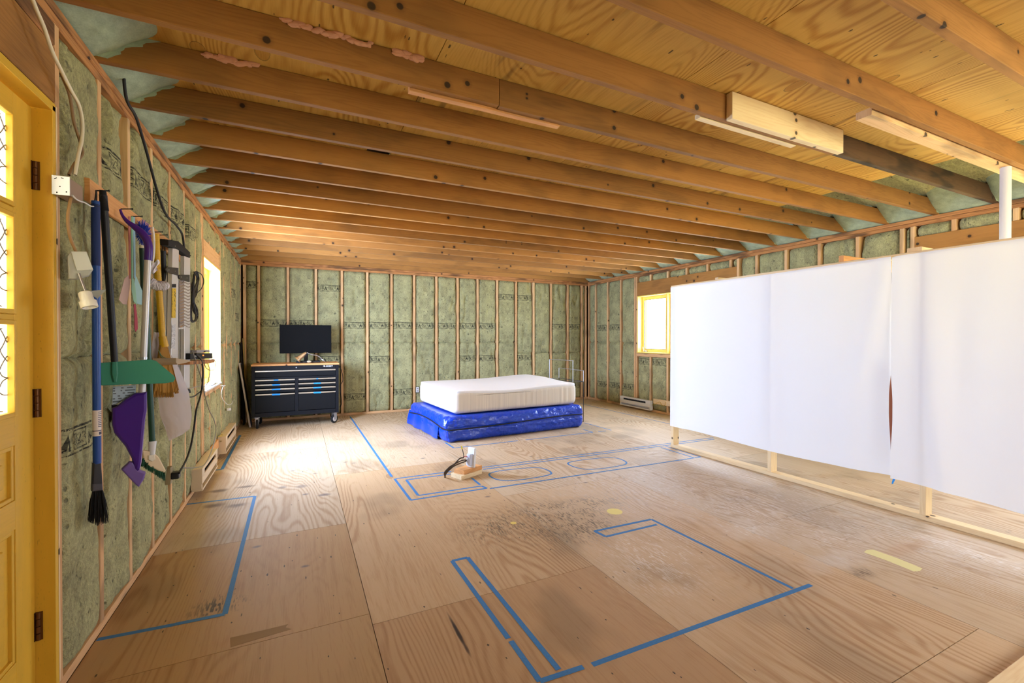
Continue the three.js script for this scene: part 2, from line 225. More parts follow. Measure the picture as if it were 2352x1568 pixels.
// ------------------------------------------------------------------ insulation batts: a stuffed sheet of wool in a stud bay
// wall frames: to(a, h, d) gives the point a metres along the wall, h up, d into the room from the stud faces
const FR = { left: (a, h, d) => [d, h, a], back: (a, h, d) => [a, h, d], right: (a, h, d) => [W - d, h, a], front: (a, h, d) => [a, h, ZF - d] };
const flip = { left: 1, back: 0, right: 0, front: 1 };
function batt(wall, side, a0, a1, h0, h1, bands = [], rough = 1) {
  const to = FR[side], k = R() * 50, dens = side === 'left' ? 52 : 46;
  const d = (a, h) => { const e = Math.min(a - a0, a1 - a, 0.2), f = Math.min(h - h0, h1 - h, 0.2); const rag = 0.012 * vn(h * 9 + k, a * 3); return (side === 'left' ? 0.008 : -0.004) + 0.012 * rough * (fbm(a * 5 + k, h * 3.2, 3) - 0.45) * 2.2 + 0.007 * rough * (fbm(a * 22 + k, h * 13, 2) - 0.5) - 0.02 * Math.exp(-Math.abs(fbm(a * 4 + k * 3, h * 1.7 + k, 3) - 0.5) * 90) - 0.055 * Math.exp(-Math.max(0, e - rag) * 75) - 0.03 * Math.exp(-f * 70) - 0.03 * rough * sm(0.68, 0.8, fbm(a * 7 + k * 2, h * 2.1 + k, 3)); };
  const cuts = [h0]; for (const b of bands) cuts.push(b - 0.075, b + 0.075); cuts.push(h1);
  const u0 = k * 3, plain = [], prints = [];
  for (let i = 0; i + 1 < cuts.length; i++) {
    const ha = cuts[i], hb = cuts[i + 1], nu = Math.max(6, Math.round((a1 - a0) * dens)), nv = Math.max(3, Math.round((hb - ha) * dens * 0.8)), isP = i % 2 === 1, rev = flip[side];
    const g = gridGeo(nu, nv, (s, t) => { const a = mix(a0, a1, rev ? 1 - s : s), h = mix(ha, hb, t); return to(a, h, d(a, h)); }, (s, t) => isP ? [(s * (a1 - a0)) / 0.37 * 1 + (k % 1), t] : [u0 + s * (a1 - a0) / 1.0, u0 + mix(ha, hb, t)]);
    (isP ? prints : plain).push(g);
  }
  if (side === 'right') for (const g of [...plain, ...prints]) { const ix = g.index; for (let i = 0; i < ix.count; i += 3) { const q = ix.getX(i + 1); ix.setX(i + 1, ix.getX(i + 2)); ix.setX(i + 2, q); } g.computeVertexNormals(); }
  const m = part(wall, 'insulation_batt', merge(plain), M.wool);
  for (const g of prints) part(m, 'printed_band', g, M.print, 'dark R23 printing across the batt');
}
const studMat = () => M.stud[R() < 0.5 ? 0 : 1];
function stud(wall, side, a, h0 = 0.038, h1 = H0, mat = studMat(), name = 'stud') {
  const q = 0.019;
  if (side === 'left') stick(wall, name, mat, -T, 0, h0, h1, a - q, a + q, 1); else if (side === 'right') stick(wall, name, mat, W, W + T, h0, h1, a - q, a + q, 1);
  else if (side === 'back') stick(wall, name, mat, a - q, a + q, h0, h1, -T, 0, 1); else stick(wall, name, mat, a - q, a + q, h0, h1, ZF, ZF + T, 1);
}
function plates(wall, side, a0, a1, skip = []) {                         // bottom plate in runs, doubled top plate
  const run = (h0, h1, s, e, mat, dd = 0) => side === 'left' ? stick(wall, h0 < 1 ? 'bottom_plate' : 'top_plate', mat, -T, dd, h0, h1, s, e, 2) : side === 'right' ? stick(wall, h0 < 1 ? 'bottom_plate' : 'top_plate', mat, W - dd, W + T, h0, h1, s, e, 2) : stick(wall, h0 < 1 ? 'bottom_plate' : 'top_plate', mat, s, e, h0, h1, side === 'back' ? -T : ZF - dd, side === 'back' ? dd : ZF + T, 0);
  let s = a0; for (const [p, q] of [...skip, [a1, a1]]) { if (p > s) run(0, 0.038, s, p, M.stud[0]); s = q; }
  run(H0, H0 + 0.037, a0, a1, M.plate); run(H0 + 0.039, HJ, a0, a1, M.plate, 0.002);
}
// outer sheathing with holes [a0, a1, h0, h1]
function sheathing(wall, side, a0, a1, holes) {
  const pc = (s, e, l, h) => { if (e - s > 0.001 && h - l > 0.001) part(wall, 'sheathing', side === 'left' ? box(-0.165, -T - 0.001, l, h, s, e) : side === 'right' ? box(W + T + 0.001, W + 0.165, l, h, s, e) : side === 'back' ? box(s, e, l, h, -0.165, -T - 0.001) : box(s, e, l, h, ZF + T + 0.001, ZF + 0.165), M.sheath); };
  let s = a0; for (const [p, q, l, h] of holes) { pc(s, p, -0.2, 3.3); pc(p, q, -0.2, l); pc(p, q, h, 3.3); s = q; } pc(s, a1, -0.2, 3.3);
}

// ---- back wall
const wallBack = struct('wall_back', 'open-framed end wall of studs and green insulation batts', 'wall');
plates(wallBack, 'back', -T, W + T); sheathing(wallBack, 'back', -0.165, W + 0.165, []);
{
  const s0 = 0.2388, xs = [0.045]; for (let i = 0; i < 15; i++) xs.push(s0 + i * 0.4064 + (i % 3 - 1) * 0.003); xs.push(6.29, W - 0.04);
  for (const x of xs) stud(wallBack, 'back', x);
  const B = { 0: [2.13], 1: [1.54], 2: [1.54], 3: [2.13, 0.95], 4: [1.52, 0.307], 5: [1.525, 0.936], 6: [1.53, 0.347], 7: [1.53, 0.29], 8: [1.53], 9: [1.535, 0.919], 10: [1.535, 0.919], 11: [2.115], 12: [2.113, 0.913], 14: [1.545], 15: [1.545, 0.3] };
  for (let i = 0; i + 1 < xs.length; i++) {
    const a = xs[i] + 0.019, b = xs[i + 1] - 0.019, cut = i > 11 ? 1.0 : 1.222, bb = B[i] || [];
    if (b - a < 0.05) continue;
    batt(wallBack, 'back', a, b, 0.04, cut, bb.filter((h) => h < cut - 0.08)); batt(wallBack, 'back', a, b, cut, H0, bb.filter((h) => h > cut + 0.08));
  }
}
// ---- left wall: window 2.03..3.01, door 5.81..6.75
const wallLeft = struct('wall_left', 'open-framed long wall of studs and mossy insulation batts', 'wall');
plates(wallLeft, 'left', 0, ZF, [[5.81, 6.73]]); sheathing(wallLeft, 'left', -0.165, ZF + 0.165, [[2.03, 3.01, 0.79, 2.07], [5.81, 6.73, -0.02, 2.14]]);
{
  const full = [0.03, 0.32, 0.72, 1.12, 1.52, 1.74, 2.01, 3.03, 3.10, 3.37, 3.775, 4.2, 4.62, 5.02, 5.40, 5.79, 6.75, 7.2, 7.6, 8.0, 8.4, 8.8, 9.17];
  full.forEach((z) => stud(wallLeft, 'left', z));
  for (const z of [2.36, 2.7]) { stud(wallLeft, 'left', z, 0.038, 0.75); stud(wallLeft, 'left', z, 2.22, H0); }
  stick(wallLeft, 'header', M.stud[0], -T, 0.002, 2.072, 2.225, 2.03, 3.011, 2); stick(wallLeft, 'sill_board', M.stud[0], -T, 0.002, 0.75, 0.788, 2.03, 3.011, 2);
  stick(wallLeft, 'header', M.joist[0], -T, 0.002, 2.145, 2.345, 5.81, 6.73, 2); stick(wallLeft, 'header', M.plate, -T, 0.002, 2.35, 2.43, 5.81, 6.73, 2);
  const bands = { 4.62: [2.15], 4.2: [2.16], 3.775: [2.17], 5.02: [2.13], 3.37: [2.15], 5.4: [0.9], 0.72: [1.9], 0.32: [1.6] };
  for (let i = 0; i + 1 < full.length; i++) {
    const a = full[i] + 0.019, b = full[i + 1] - 0.019; if (b - a < 0.05) continue; if (full[i] === 2.01 || full[i] === 5.79) continue;
    const bb = bands[full[i]] || [], cut = 1.22; batt(wallLeft, 'left', a, b, 0.04, cut, bb.filter((h) => h < cut - 0.08), 1.5); batt(wallLeft, 'left', a, b, cut, H0, bb.filter((h) => h > cut + 0.08), 1.5);
  }
  for (const [a, b] of [[2.03, 2.34], [2.38, 2.68], [2.72, 3.01]]) { batt(wallLeft, 'left', a, b, 0.04, 0.75, [], 1.6); batt(wallLeft, 'left', a, b, 2.225, H0, [], 1.6); }
}
// ---- right wall: windows 1.55..3.62 and 5.66..7.5
const wallRight = struct('wall_right', 'open-framed wall with casement windows behind the hung sheets', 'wall');
plates(wallRight, 'right', 0, ZF); sheathing(wallRight, 'right', -0.165, ZF + 0.165, [[1.56, 3.62, 1.03, 2.08], [5.67, 7.5, 0.5, 2.08]]);
{
  const g = (k) => 0.272 + 0.4064 * k, full = [0.03]; for (let k = 0; k < 22; k++) { const z = g(k); if ((z > 1.6 && z < 3.6) || (z > 5.65 && z < 7.52) || z > 9.1) continue; full.push(z); }
  full.push(1.537, 3.645, 5.645, 7.53, 9.17); full.sort((p, q) => p - q);
  full.forEach((z) => stud(wallRight, 'right', z));
  for (const [s, e, lo] of [[1.556, 3.626, 1.03], [5.664, 7.511, 0.5]]) {
    stick(wallRight, 'header', M.joist[0], W - 0.002, W + T, 2.083, 2.325, s, e, 2); stick(wallRight, 'sill_board', M.stud[0], W - 0.012, W + T, lo - 0.06, lo - 0.002, s, e, 2);
    const cr = []; for (let k = 0; k < 22; k++) if (g(k) > s + 0.05 && g(k) < e - 0.05) cr.push(g(k));
    for (const z of cr) { stud(wallRight, 'right', z, 2.326, H0); stud(wallRight, 'right', z, 0.038, lo - 0.06); }
    const ed = [s, ...cr, e];
    for (let i = 0; i + 1 < ed.length; i++) { const a = ed[i] + (i ? 0.019 : 0), b = ed[i + 1] - (i + 2 < ed.length ? 0.019 : 0); if (b - a < 0.04) continue; batt(wallRight, 'right', a, b, 2.326, H0); batt(wallRight, 'right', a, b, 0.04, lo - 0.06, lo > 1 && i < 3 ? [0.88] : []); }
  }
  const bands = { 1: [1.517, 0.36], 2: [1.517, 0.37], 3: [0.38] };
  for (let i = 0; i + 1 < full.length; i++) {
    const a = full[i] + 0.019, b = full[i + 1] - 0.019; if (b - a < 0.05 || full[i] === 1.537 || full[i] === 5.645) continue;
    const bb = bands[i] || [], cut = 1.22; batt(wallRight, 'right', a, b, 0.04, cut, bb.filter((h) => h < cut - 0.08)); batt(wallRight, 'right', a, b, cut, H0, bb.filter((h) => h > cut + 0.08));
  }
}
// ---- front wall behind the camera, with the wide window that lights the near end
const wallFront = struct('wall_front', 'framed wall behind the viewer with a wide window', 'wall');
plates(wallFront, 'front', -T, W + T); sheathing(wallFront, 'front', -0.165, W + 0.165, [[3.25, 5.95, 0.83, 2.17]]);
{
  const xs = [0.03, 0.44, 0.85, 1.25, 1.66, 2.06, 2.46, 2.86, 3.23, 5.97, W - 0.03]; xs.forEach((x) => stud(wallFront, 'front', x));
  for (let i = 0; i + 1 < xs.length; i++) { const a = xs[i] + 0.019, b = xs[i + 1] - 0.019; if (xs[i] === 3.23) { batt(wallFront, 'front', a, b, 0.04, 0.79); batt(wallFront, 'front', a, b, 2.33, H0); } else { batt(wallFront, 'front', a, b, 0.04, 1.22); batt(wallFront, 'front', a, b, 1.22, H0); } }
  stick(wallFront, 'header', M.joist[0], 3.25, 5.95, 2.172, 2.33, ZF - 0.002, ZF + T, 0); stick(wallFront, 'sill_board', M.stud[0], 3.25, 5.95, 0.79, 0.828, ZF - 0.002, ZF + T, 0);
}
console.log('walls done');

// ------------------------------------------------------------------ ceiling: joists, plywood above them, insulation at the eaves
const ceiling = struct('ceiling', 'open ceiling of brown joists under yellowed plywood', 'ceiling');
const JZ = []; for (let i = -8; i <= 13; i++) JZ.push(5.85 - 0.4085 * i + (i === -2 ? 0.04 : 0) + (i === -3 ? 0.06 : 0));   // camera-side faces, near to far
{
  JZ.forEach((z, k) => {
    const i = k - 8;
    if (i === 0) { stick(ceiling, 'joist', M.joist[1], -0.1, 1.735, HJ, HC - 0.001, z - 0.038, z, 0); stick(ceiling, 'joist', M.joist[2], 1.739, W + 0.1, HJ - 0.004, HC - 0.001, z - 0.040, z - 0.001, 0); }
    else if (i === -1) { stick(ceiling, 'joist', M.joist[1], -0.1, 3.98, HJ, HC - 0.001, z - 0.038, z, 0); stick(ceiling, 'joist', M.joistDark, 3.982, W + 0.1, HJ, HC - 0.001, z - 0.038, z - 0.001, 0, 0.003, 'blackened stretch of joist'); }
    else stick(ceiling, 'joist', M.joist[(k * 7 + 1) % 3], -0.1, W + 0.1, HJ, HC - 0.001, z - 0.038, z, 0);
  });
  stick(ceiling, 'rim_board', M.joist[0], 0, W, HJ, HC, -0.1, 0.03, 0);
  const xs = [0.18, 1.40, 2.62, 3.84, 5.25];
  const zcuts = [[0.03, 2.46, 4.9, 7.2, ZF + 0.1], [0.03, 1.3, 3.7, 6.14, 8.6, ZF + 0.1], [0.03, 2.46, 4.9, 7.34, ZF + 0.1], [0.03, 1.3, 3.7, 6.14, 8.6, ZF + 0.1]];
  let n = 0;
  for (let c = 0; c < 4; c++) for (let k = 0; k + 1 < zcuts[c].length; k++) {
    const za = zcuts[c][k], zb = zcuts[c][k + 1];
    const x0 = xs[c], x1 = c === 0 && k === 1 ? 1.24 : xs[c + 1], g = box(x0 + 0.002, x1 - 0.002, HC, HC + 0.013, za + 0.001, zb - 0.001), uv = g.attributes.uv, ps = g.attributes.position, fl = n % 2;
    for (let i = 0; i < uv.count; i++) { const a = (ps.getX(i) - x0) / 1.42, b = (ps.getZ(i) - za) / 2.45; uv.setXY(i, fl ? 1 - a : a, fl ? b : 1 - b); }
    part(ceiling, 'plywood_sheet', g, M.ceil[n % 3]); n++;
  }
  // eaves: sprayed foam over the plates and batts sloping up behind the plywood, one pair in every joist bay
  const zs = [...JZ.map((z) => z), 0.03 + 0.038].sort((p, q) => p - q);
  for (let i = 0; i + 1 < zs.length; i++) {
    const za = zs[i], zb = zs[i + 1] - 0.038; if (zb - za < 0.1 || za > ZF - 0.1) continue;
    for (const sd of [0, 1]) {
      const k = R() * 40, X = (x) => sd ? W - x : x, reach = sd ? 0.46 : 0.3;
      const foam = gridGeo(14, 14, (s, t) => {
        const u = sd ? 1 - s : s, z = mix(za, zb, u), e = Math.min(u, 1 - u) * (zb - za), fil = Math.exp(-e * 22);
        const x = -0.03 + reach * t - 0.07 * fil * t + 0.02 * (vn(u * 4 + k, t * 3) - 0.5), y = HJ + 0.003 + (sd ? 0.25 : 0.16) * Math.pow(t, 1.5) - 0.0 + 0.04 * fil * (1 - t) * t + 0.014 * (fbm(u * 6 + k, t * 5, 2) - 0.5) * sm(0, 0.2, t);
        return [X(x), y, z];
      }, (s, t) => [k + s * 0.8, k + t]);
      part(ceiling, 'spray_foam', foam, M.foam);
      const wool = gridGeo(12, 14, (s, t) => { const u = sd ? 1 - s : s, z = mix(za - 0.045, zb + 0.045, u); return [X(mix(reach - 0.26, sd ? 1.5 : 0.8, t)), HC + 0.02 + 0.22 * t + 0.02 * (fbm(u * 5 + k, t * 6, 2) - 0.5), z]; }, (s, t) => [k + s * 0.4, k + t * 0.8]);
      part(ceiling, 'insulation_batt', wool, M.wool);
    }
  }
  // overspray of foam feathering out along the joist ends
  JZ.forEach((z, k) => { if (z > 7.5) return; for (const sd of [0, 1]) { const q = k * 3.7 + sd * 9, ext = sd ? 0.12 : 0.17; part(ceiling, 'spray_foam', gridGeo(16, 12, (s, t) => { const u = sd ? 1 - s : s, e = 0.03 + ext * Math.pow(t, 1.1) * (0.75 + 0.5 * vn(t * 7 + q, q)) + 0.02 * vn(t * 23, q), x = u * e; return [sd ? W - x : x, HJ + 0.012 + t * (HC - HJ - 0.013), z + 0.0008 + 0.006 * (1 - u) * (0.4 + vn(u * 9 + q, t * 9))]; }, (s, t) => [q + s * 0.3, q + t * 0.2]), M.foam); } });
  // scraps of lumber fixed to the joists
  const J = (i) => JZ[i + 8];
  stick(ceiling, 'scab_block', M.pine, 2.93, 3.975, HJ - 0.012, HC - 0.004, J(-1) + 0.001, J(-1) + 0.19 * 0.2, 0, 0.002, 'pale new block nailed to the joist side');
  stick(ceiling, 'furring_strip', M.pine, 2.78, 3.62, HJ - 0.001, HJ + 0.024, J(-1) - 0.082, J(-1) - 0.046, 0, 0.002, 'pale strip along the joist');
  stick(ceiling, 'furring_strip', M.rail, 1.28, 2.13, HJ - 0.012, HJ + 0.02, J(0) - 0.078, J(0) - 0.042, 0, 0.002);
  stick(ceiling, 'furring_strip', M.stud[1], 3.55, 6.3, HJ - 0.02, HJ + 0.02, J(-2) - 0.125, J(-2) - 0.05, 0, 0.002);
  // tufts of pink fibre caught above two joists
  const tuft = (x0, x1, z, seed) => { const r = rng(seed), gs = []; for (let i = 0; i < 26; i++) { const x = mix(x0, x1, (i + r() * 0.8) / 26), g = new THREE.IcosahedronGeometry(0.006 + r() * 0.013, 2), p = g.attributes.position, o = r() * 9; for (let j = 0; j < p.count; j++) { const m = 0.7 + 0.7 * vn(p.getX(j) * 90 + o, p.getY(j) * 90 + p.getZ(j) * 70); p.setXYZ(j, p.getX(j) * m * 1.4, p.getY(j) * m * 0.8, p.getZ(j) * m * 0.6); } g.computeVertexNormals(); g.translate(x, HC - 0.004 - r() * 0.018, z + 0.004); gs.push(g); } return merge(gs); };
  part(ceiling, 'fibre_tuft', tuft(0.72, 1.1, J(0), 3), M.pink, 'pink glass fibre squeezed out above the joist'); part(ceiling, 'fibre_tuft', tuft(1.2, 1.32, J(0), 4), M.pink);
  part(ceiling, 'fibre_tuft', tuft(0.4, 0.6, J(1), 5), M.pink);
}
const roof = struct('roof', 'roof deck closing the attic over the room', 'roof');
part(roof, 'roof_deck', box(-0.6, W + 0.6, 3.3, 3.4, -0.6, ZF + 0.6), M.sheath);

// ------------------------------------------------------------------ windows and door
const windowL = struct('window_1', 'yellow-framed window in the left wall', 'window');
{
  const z0 = 2.03, z1 = 3.01, y0 = 0.79, y1 = 2.07;
  stick(windowL, 'jamb', M.sash, -0.16, 0.004, y0 + 0.021, y1 - 0.021, z0 + 0.001, z0 + 0.02, 1); stick(windowL, 'jamb', M.sash, -0.16, 0.004, y0 + 0.021, y1 - 0.021, z1 - 0.02, z1 - 0.001, 1);
  stick(windowL, 'head_jamb', M.sash, -0.16, 0.004, y1 - 0.02, y1 - 0.001, z0 + 0.001, z1 - 0.001, 2); stick(windowL, 'stool', M.white, -0.16, 0.012, y0 + 0.001, y0 + 0.02, z0 + 0.001, z1 - 0.001, 2);
  const a = z0 + 0.021, b = z1 - 0.021, l = y0 + 0.021, h = y1 - 0.021, w = 0.055;
  for (const [s, e] of [[a, (a + b) / 2 - 0.001], [(a + b) / 2 + 0.001, b]]) {
    const f = part(windowL, 'sash', merge([stickGeo(-0.15, -0.112, l, h, s, s + w, 1), stickGeo(-0.15, -0.112, l, h, e - w, e, 1), stickGeo(-0.15, -0.112, l, l + w, s + w, e - w, 2), stickGeo(-0.15, -0.112, h - w, h, s + w, e - w, 2)]), M.sash);
    part(f, 'pane', box(-0.135, -0.131, l + w, h - w, s + w, e - w), M.glass);
  }
}
function casements(win, z0, z1, y0, y1, n) {
  stick(win, 'jamb', M.sash, W - 0.004, W + 0.16, y0 + 0.021, y1 - 0.021, z0 + 0.001, z0 + 0.022, 1); stick(win, 'jamb', M.sash, W - 0.004, W + 0.16, y0 + 0.021, y1 - 0.021, z1 - 0.022, z1 - 0.001, 1);
  stick(win, 'head_jamb', M.sash, W - 0.004, W + 0.16, y1 - 0.02, y1 - 0.001, z0 + 0.001, z1 - 0.001, 2); stick(win, 'stool', M.sash, W - 0.012, W + 0.16, y0 + 0.001, y0 + 0.02, z0 + 0.001, z1 - 0.001, 2);
  const a = z0 + 0.024, wd = (z1 - z0 - 0.048) / n, l = y0 + 0.021, h = y1 - 0.021, w = 0.062;
  for (let i = 0; i < n; i++) {
    const s = a + i * wd + (i ? 0.02 : 0), e = a + (i + 1) * wd - (i < n - 1 ? 0.02 : 0), f = part(win, 'sash', merge([stickGeo(W + 0.1, W + 0.145, l, h, s, s + w, 1), stickGeo(W + 0.1, W + 0.145, l, h, e - w, e, 1), stickGeo(W + 0.1, W + 0.145, l, l + w, s + w, e - w, 2), stickGeo(W + 0.1, W + 0.145, h - w, h, s + w, e - w, 2)]), M.sash);
    part(f, 'pane', box(W + 0.128, W + 0.132, l + w, h - w, s + w, e - w), M.glass);
    part(f, 'gasket', merge([box(W + 0.094, W + 0.1, l + w - 0.008, l + w, s + w, e - w), box(W + 0.094, W + 0.1, h - w, h - w + 0.008, s + w, e - w), box(W + 0.094, W + 0.1, l + w, h - w, s + w - 0.008, s + w), box(W + 0.094, W + 0.1, l + w, h - w, e - w, e - w + 0.008)]), M.darkSteel);
    if (i < n - 1) stick(win, 'mullion', M.sash, W + 0.03, W + 0.15, l, h, e + 0.001, e + 0.039, 1);
    const cz = s + w + 0.03; part(win, 'crank', merge([box(W + 0.06, W + 0.098, l + 0.004, l + 0.024, cz - 0.03, cz + 0.05, 0.006), cyl(V(W + 0.07, l + 0.02, cz - 0.02), V(W + 0.045, l + 0.09, cz - 0.02), 0.006), tube([V(W + 0.05, l + 0.085, cz - 0.02), V(W + 0.03, l + 0.05, cz + 0.01), V(W + 0.03, l + 0.03, cz + 0.06)], 0.005, 14)]), M.steel);
  }
}
const windowR = struct('window_2', 'yellow-framed triple casement window in the right wall', 'window'); casements(windowR, 1.56, 3.62, 1.03, 2.08, 3);
const windowR2 = struct('window_3', 'yellow-framed window behind the white sheets', 'window'); casements(windowR2, 5.67, 7.5, 0.5, 2.08, 2);
const windowF = struct('window_4', 'wide window in the wall behind the viewer', 'window');
{ const x0 = 3.25, x1 = 5.95, y0 = 0.83, y1 = 2.17; for (const [s, e] of [[x0, x0 + 0.06], [4.57, 4.63], [x1 - 0.06, x1]]) stick(windowF, 'frame', M.sash, s + 0.001, e - 0.001, y0 + 0.061, y1 - 0.061, ZF + 0.1, ZF + 0.15, 1); for (const [l, h] of [[y0, y0 + 0.06], [y1 - 0.06, y1]]) stick(windowF, 'frame', M.sash, x0 + 0.001, x1 - 0.001, l + 0.001, h - 0.001, ZF + 0.1, ZF + 0.15, 0); for (const [s, e] of [[x0 + 0.06, 4.57], [4.63, x1 - 0.06]]) part(windowF, 'pane', box(s, e, y0 + 0.06, y1 - 0.06, ZF + 0.124, ZF + 0.128), M.glass); }

const door = struct('door_1', 'yellow painted panel door with leaded glass panes', 'door');
{
  const F = -0.05, B = -0.07, za = 5.836, zb = 6.7, st = 0.115;                // face and back of the leaf, hinge side to latch side
  part(door, 'jamb', box(-0.16, 0.004, 0.0, 2.128, 5.812, 5.834, 0.002), M.yellow); part(door, 'jamb', box(-0.16, 0.004, 0.0, 2.128, 6.704, 6.728, 0.002), M.yellow); part(door, 'head_jamb', box(-0.16, 0.004, 2.108, 2.138, 5.812, 6.728, 0.002), M.yellow);
  part(door, 'threshold', box(-0.16, 0, -0.018, 0.012, 5.836, 6.7, 0.003), M.plate);
  const py = (y) => onX(36, y, F).y, rows = [[py(478), py(262)], [py(722), py(492)], [py(955), py(735)]].map(([a, b]) => [Math.min(a, b), Math.max(a, b)]);
  const lo = [[py(1148), py(1022)], [0.23, py(1215)]];
  const mid = za + (zb - za) / 2, colz = [[za + st, mid - 0.018], [mid + 0.018, zb - st]], lat = (zs, l, h) => box(B, F, l, h, zs[0], zs[1], 0.002), gs = [];
  gs.push(lat([za, za + st], 0.016, 2.104), lat([zb - st, zb], 0.016, 2.104));
  const all = [...rows, ...lo].sort((p, q) => p[0] - q[0]); let y = 0.016; for (const [l, h] of all) { gs.push(lat([za + st, zb - st], y, l)); gs.push(lat([mid - 0.018, mid + 0.018], l, h)); y = h; } gs.push(lat([za + st, zb - st], y, 2.104));
  part(door, 'leaf', merge(gs), M.yellow);
  for (const [l, h] of rows) for (const [s, e] of colz) {
    const fr = merge([box(F - 0.012, F + 0.008, l, h, s, s + 0.016, 0.003), box(F - 0.012, F + 0.008, l, h, e - 0.016, e, 0.003), box(F - 0.012, F + 0.008, l, l + 0.016, s + 0.016, e - 0.016, 0.003), box(F - 0.012, F + 0.008, h - 0.016, h, s + 0.016, e - 0.016, 0.003)]), m = part(door, 'glazing_bead', fr, M.yellow);
    part(m, 'pane', box(-0.067, -0.064, l, h, s, e), M.obscure);
    const lines = []; for (let k = -1; k < 6; k++) for (const d of [1, -1]) { const pts = []; for (let q = 0; q <= 10; q++) { const t = q / 10, zz = s + 0.016 + t * (e - s - 0.032), yy = l + (k + 0.5 + d * (t * 3 - 1.5) + 0.16 * Math.sin(t * 18 + k)) * (h - l) / 5; if (yy > l + 0.012 && yy < h - 0.012) pts.push(V(-0.061, yy, zz)); } if (pts.length > 3) lines.push(tube(pts, 0.002, 24, false, 6)); }
    part(m, 'lead_came', merge(lines), M.came);
  }
  for (const [l, h] of lo) for (const [s, e] of colz) {
    const m = part(door, 'panel', box(B + 0.002, F - 0.014, l, h, s, e), M.yellow);
    part(m, 'raised_field', box(F - 0.016, F - 0.006, l + 0.05, h - 0.05, s + 0.05, e - 0.05, 0.005), M.yellow);
    part(m, 'moulding', merge([box(F - 0.018, F - 0.003, l, h, s, s + 0.014, 0.003), box(F - 0.018, F - 0.003, l, h, e - 0.014, e, 0.003), box(F - 0.018, F - 0.003, l, l + 0.014, s + 0.014, e - 0.014, 0.003), box(F - 0.018, F - 0.003, h - 0.014, h, s + 0.014, e - 0.014, 0.003)]), M.yellow);
  }
  for (const y of [406, 925, 1440]) { const c = onX(84, y, F + 0.006), g = [box(F - 0.001, F + 0.002, c.y - 0.05, c.y + 0.05, za + 0.002, za + 0.008)]; for (let k = 0; k < 4; k++) g.push(cyl(V(F + 0.008, c.y - 0.05 + k * 0.0255, za - 0.001), V(F + 0.008, c.y - 0.027 + k * 0.0255, za - 0.001), 0.0075)); g.push(box(F + 0.002, F + 0.02, c.y - 0.05, c.y + 0.05, za - 0.0015, za + 0.0003)); part(door, 'hinge', merge(g), M.brass); }
  part(door, 'door_knob', merge([cyl(V(F, 0.97, zb - 0.06), V(F + 0.04, 0.97, zb - 0.06), 0.012), new THREE.SphereGeometry(0.027, 18, 12).translate(F + 0.055, 0.97, zb - 0.06)]), M.brass);
  stick(door, 'casing', M.pine, 0.003, 0.006, 0.05, 2.13, 5.806, 5.814, 1);
}
// ---- outdoors
const lawn = struct('lawn', 'sunlit grass around the house', 'lawn');
part(lawn, 'ground', box(-40, 46, -0.7, -0.5, -40, 50), std({ map: dataTex(256, 256, (x, y, o) => { const m = 0.8 + 0.5 * fbm(x * 0.08, y * 0.08, 3); o[0] = 178 * m; o[1] = 172 * m; o[2] = 100 * m; }, { repeat: [20, 20] }), roughness: 1 }));
console.log('shell done');

// ------------------------------------------------------------------ blue tape outlines on the floor
function tapeStrip(parent, a, b, w = 0.022, mat = M.tape, y = 0) {
  const dx = b[0] - a[0], dz = b[1] - a[1], L = Math.hypot(dx, dz), g = new THREE.BoxGeometry(L, 0.0006, w); const uv = g.attributes.uv; for (let i = 0; i < uv.count; i++) uv.setX(i, uv.getX(i) * L / 0.4);
  g.rotateY(-Math.atan2(dz, dx)); g.translate((a[0] + b[0]) / 2, 0.0003 + y, (a[1] + b[1]) / 2); return part(parent, 'tape_strip', g, mat);
}
function tapeLines(label, lines, w) { const t = thing('tape_outline', label, 'tape'); lines.forEach((l, k) => { for (let i = 0; i + 1 < l.length; i++) tapeStrip(t, l[i], l[i + 1], w, M.tape, ((i + k) % 3) * 0.0004); }); return t; }
tapeLines('blue tape line running from black tool chest to the wooden offcuts', [[[1.565, 0.15], [1.578, 3.73]]], 0.024);
tapeLines('blue tape double rectangle beside the wooden offcuts', [[[1.59, 3.8], [1.6, 4.41], [2.26, 4.41]], [[1.6, 3.8], [2.13, 3.81]], [[1.68, 3.88], [1.68, 4.33], [2.24, 4.335], [2.26, 4.41]], [[1.68, 3.88], [2.1, 3.885]], [[2.24, 4.09], [2.24, 4.3]]], 0.022);
tapeLines('long blue tape counter outline reaching under the white sheet', [[[2.44, 3.81], [5.68, 3.87]], [[2.44, 3.88], [5.62, 3.935]], [[2.28, 4.43], [4.76, 4.48], [4.78, 3.94]], [[4.67, 4.46], [4.68, 3.97]]], 0.02);
const ovalLine = (label, pts) => { const c = new THREE.CatmullRomCurve3(pts.map((p) => V(p[0], 0, p[1])), true, 'centripetal').getPoints(26).map((p) => [p.x, p.z]); const t = thing('tape_outline', label, 'tape'); c.slice(0, -1).forEach((p, i) => tapeStrip(t, p, c[i + 1], 0.018, M.tape, (i % 2) * 0.0003)); };
ovalLine('blue tape oval partly in the shadow of the wooden offcuts', [[2.43, 4.05], [2.43, 4.22], [2.52, 4.31], [2.85, 4.33], [2.98, 4.29], [3.0, 4.16], [2.96, 4.06], [2.77, 4.01], [2.52, 4.0]]);
ovalLine('blue tape oval nearer the white sheet inside the counter outline', [[3.31, 4.06], [3.31, 4.24], [3.38, 4.33], [3.66, 4.37], [3.86, 4.33], [3.91, 4.2], [3.87, 4.08], [3.66, 4.03], [3.44, 4.02]]);
tapeLines('blue tape corner poking out from under the bagged box spring', [[[2.44, 2.62], [2.45, 2.93], [3.3, 2.92]], [[3.41, 2.92], [4.46, 2.91], [4.45, 2.7]]], 0.022);
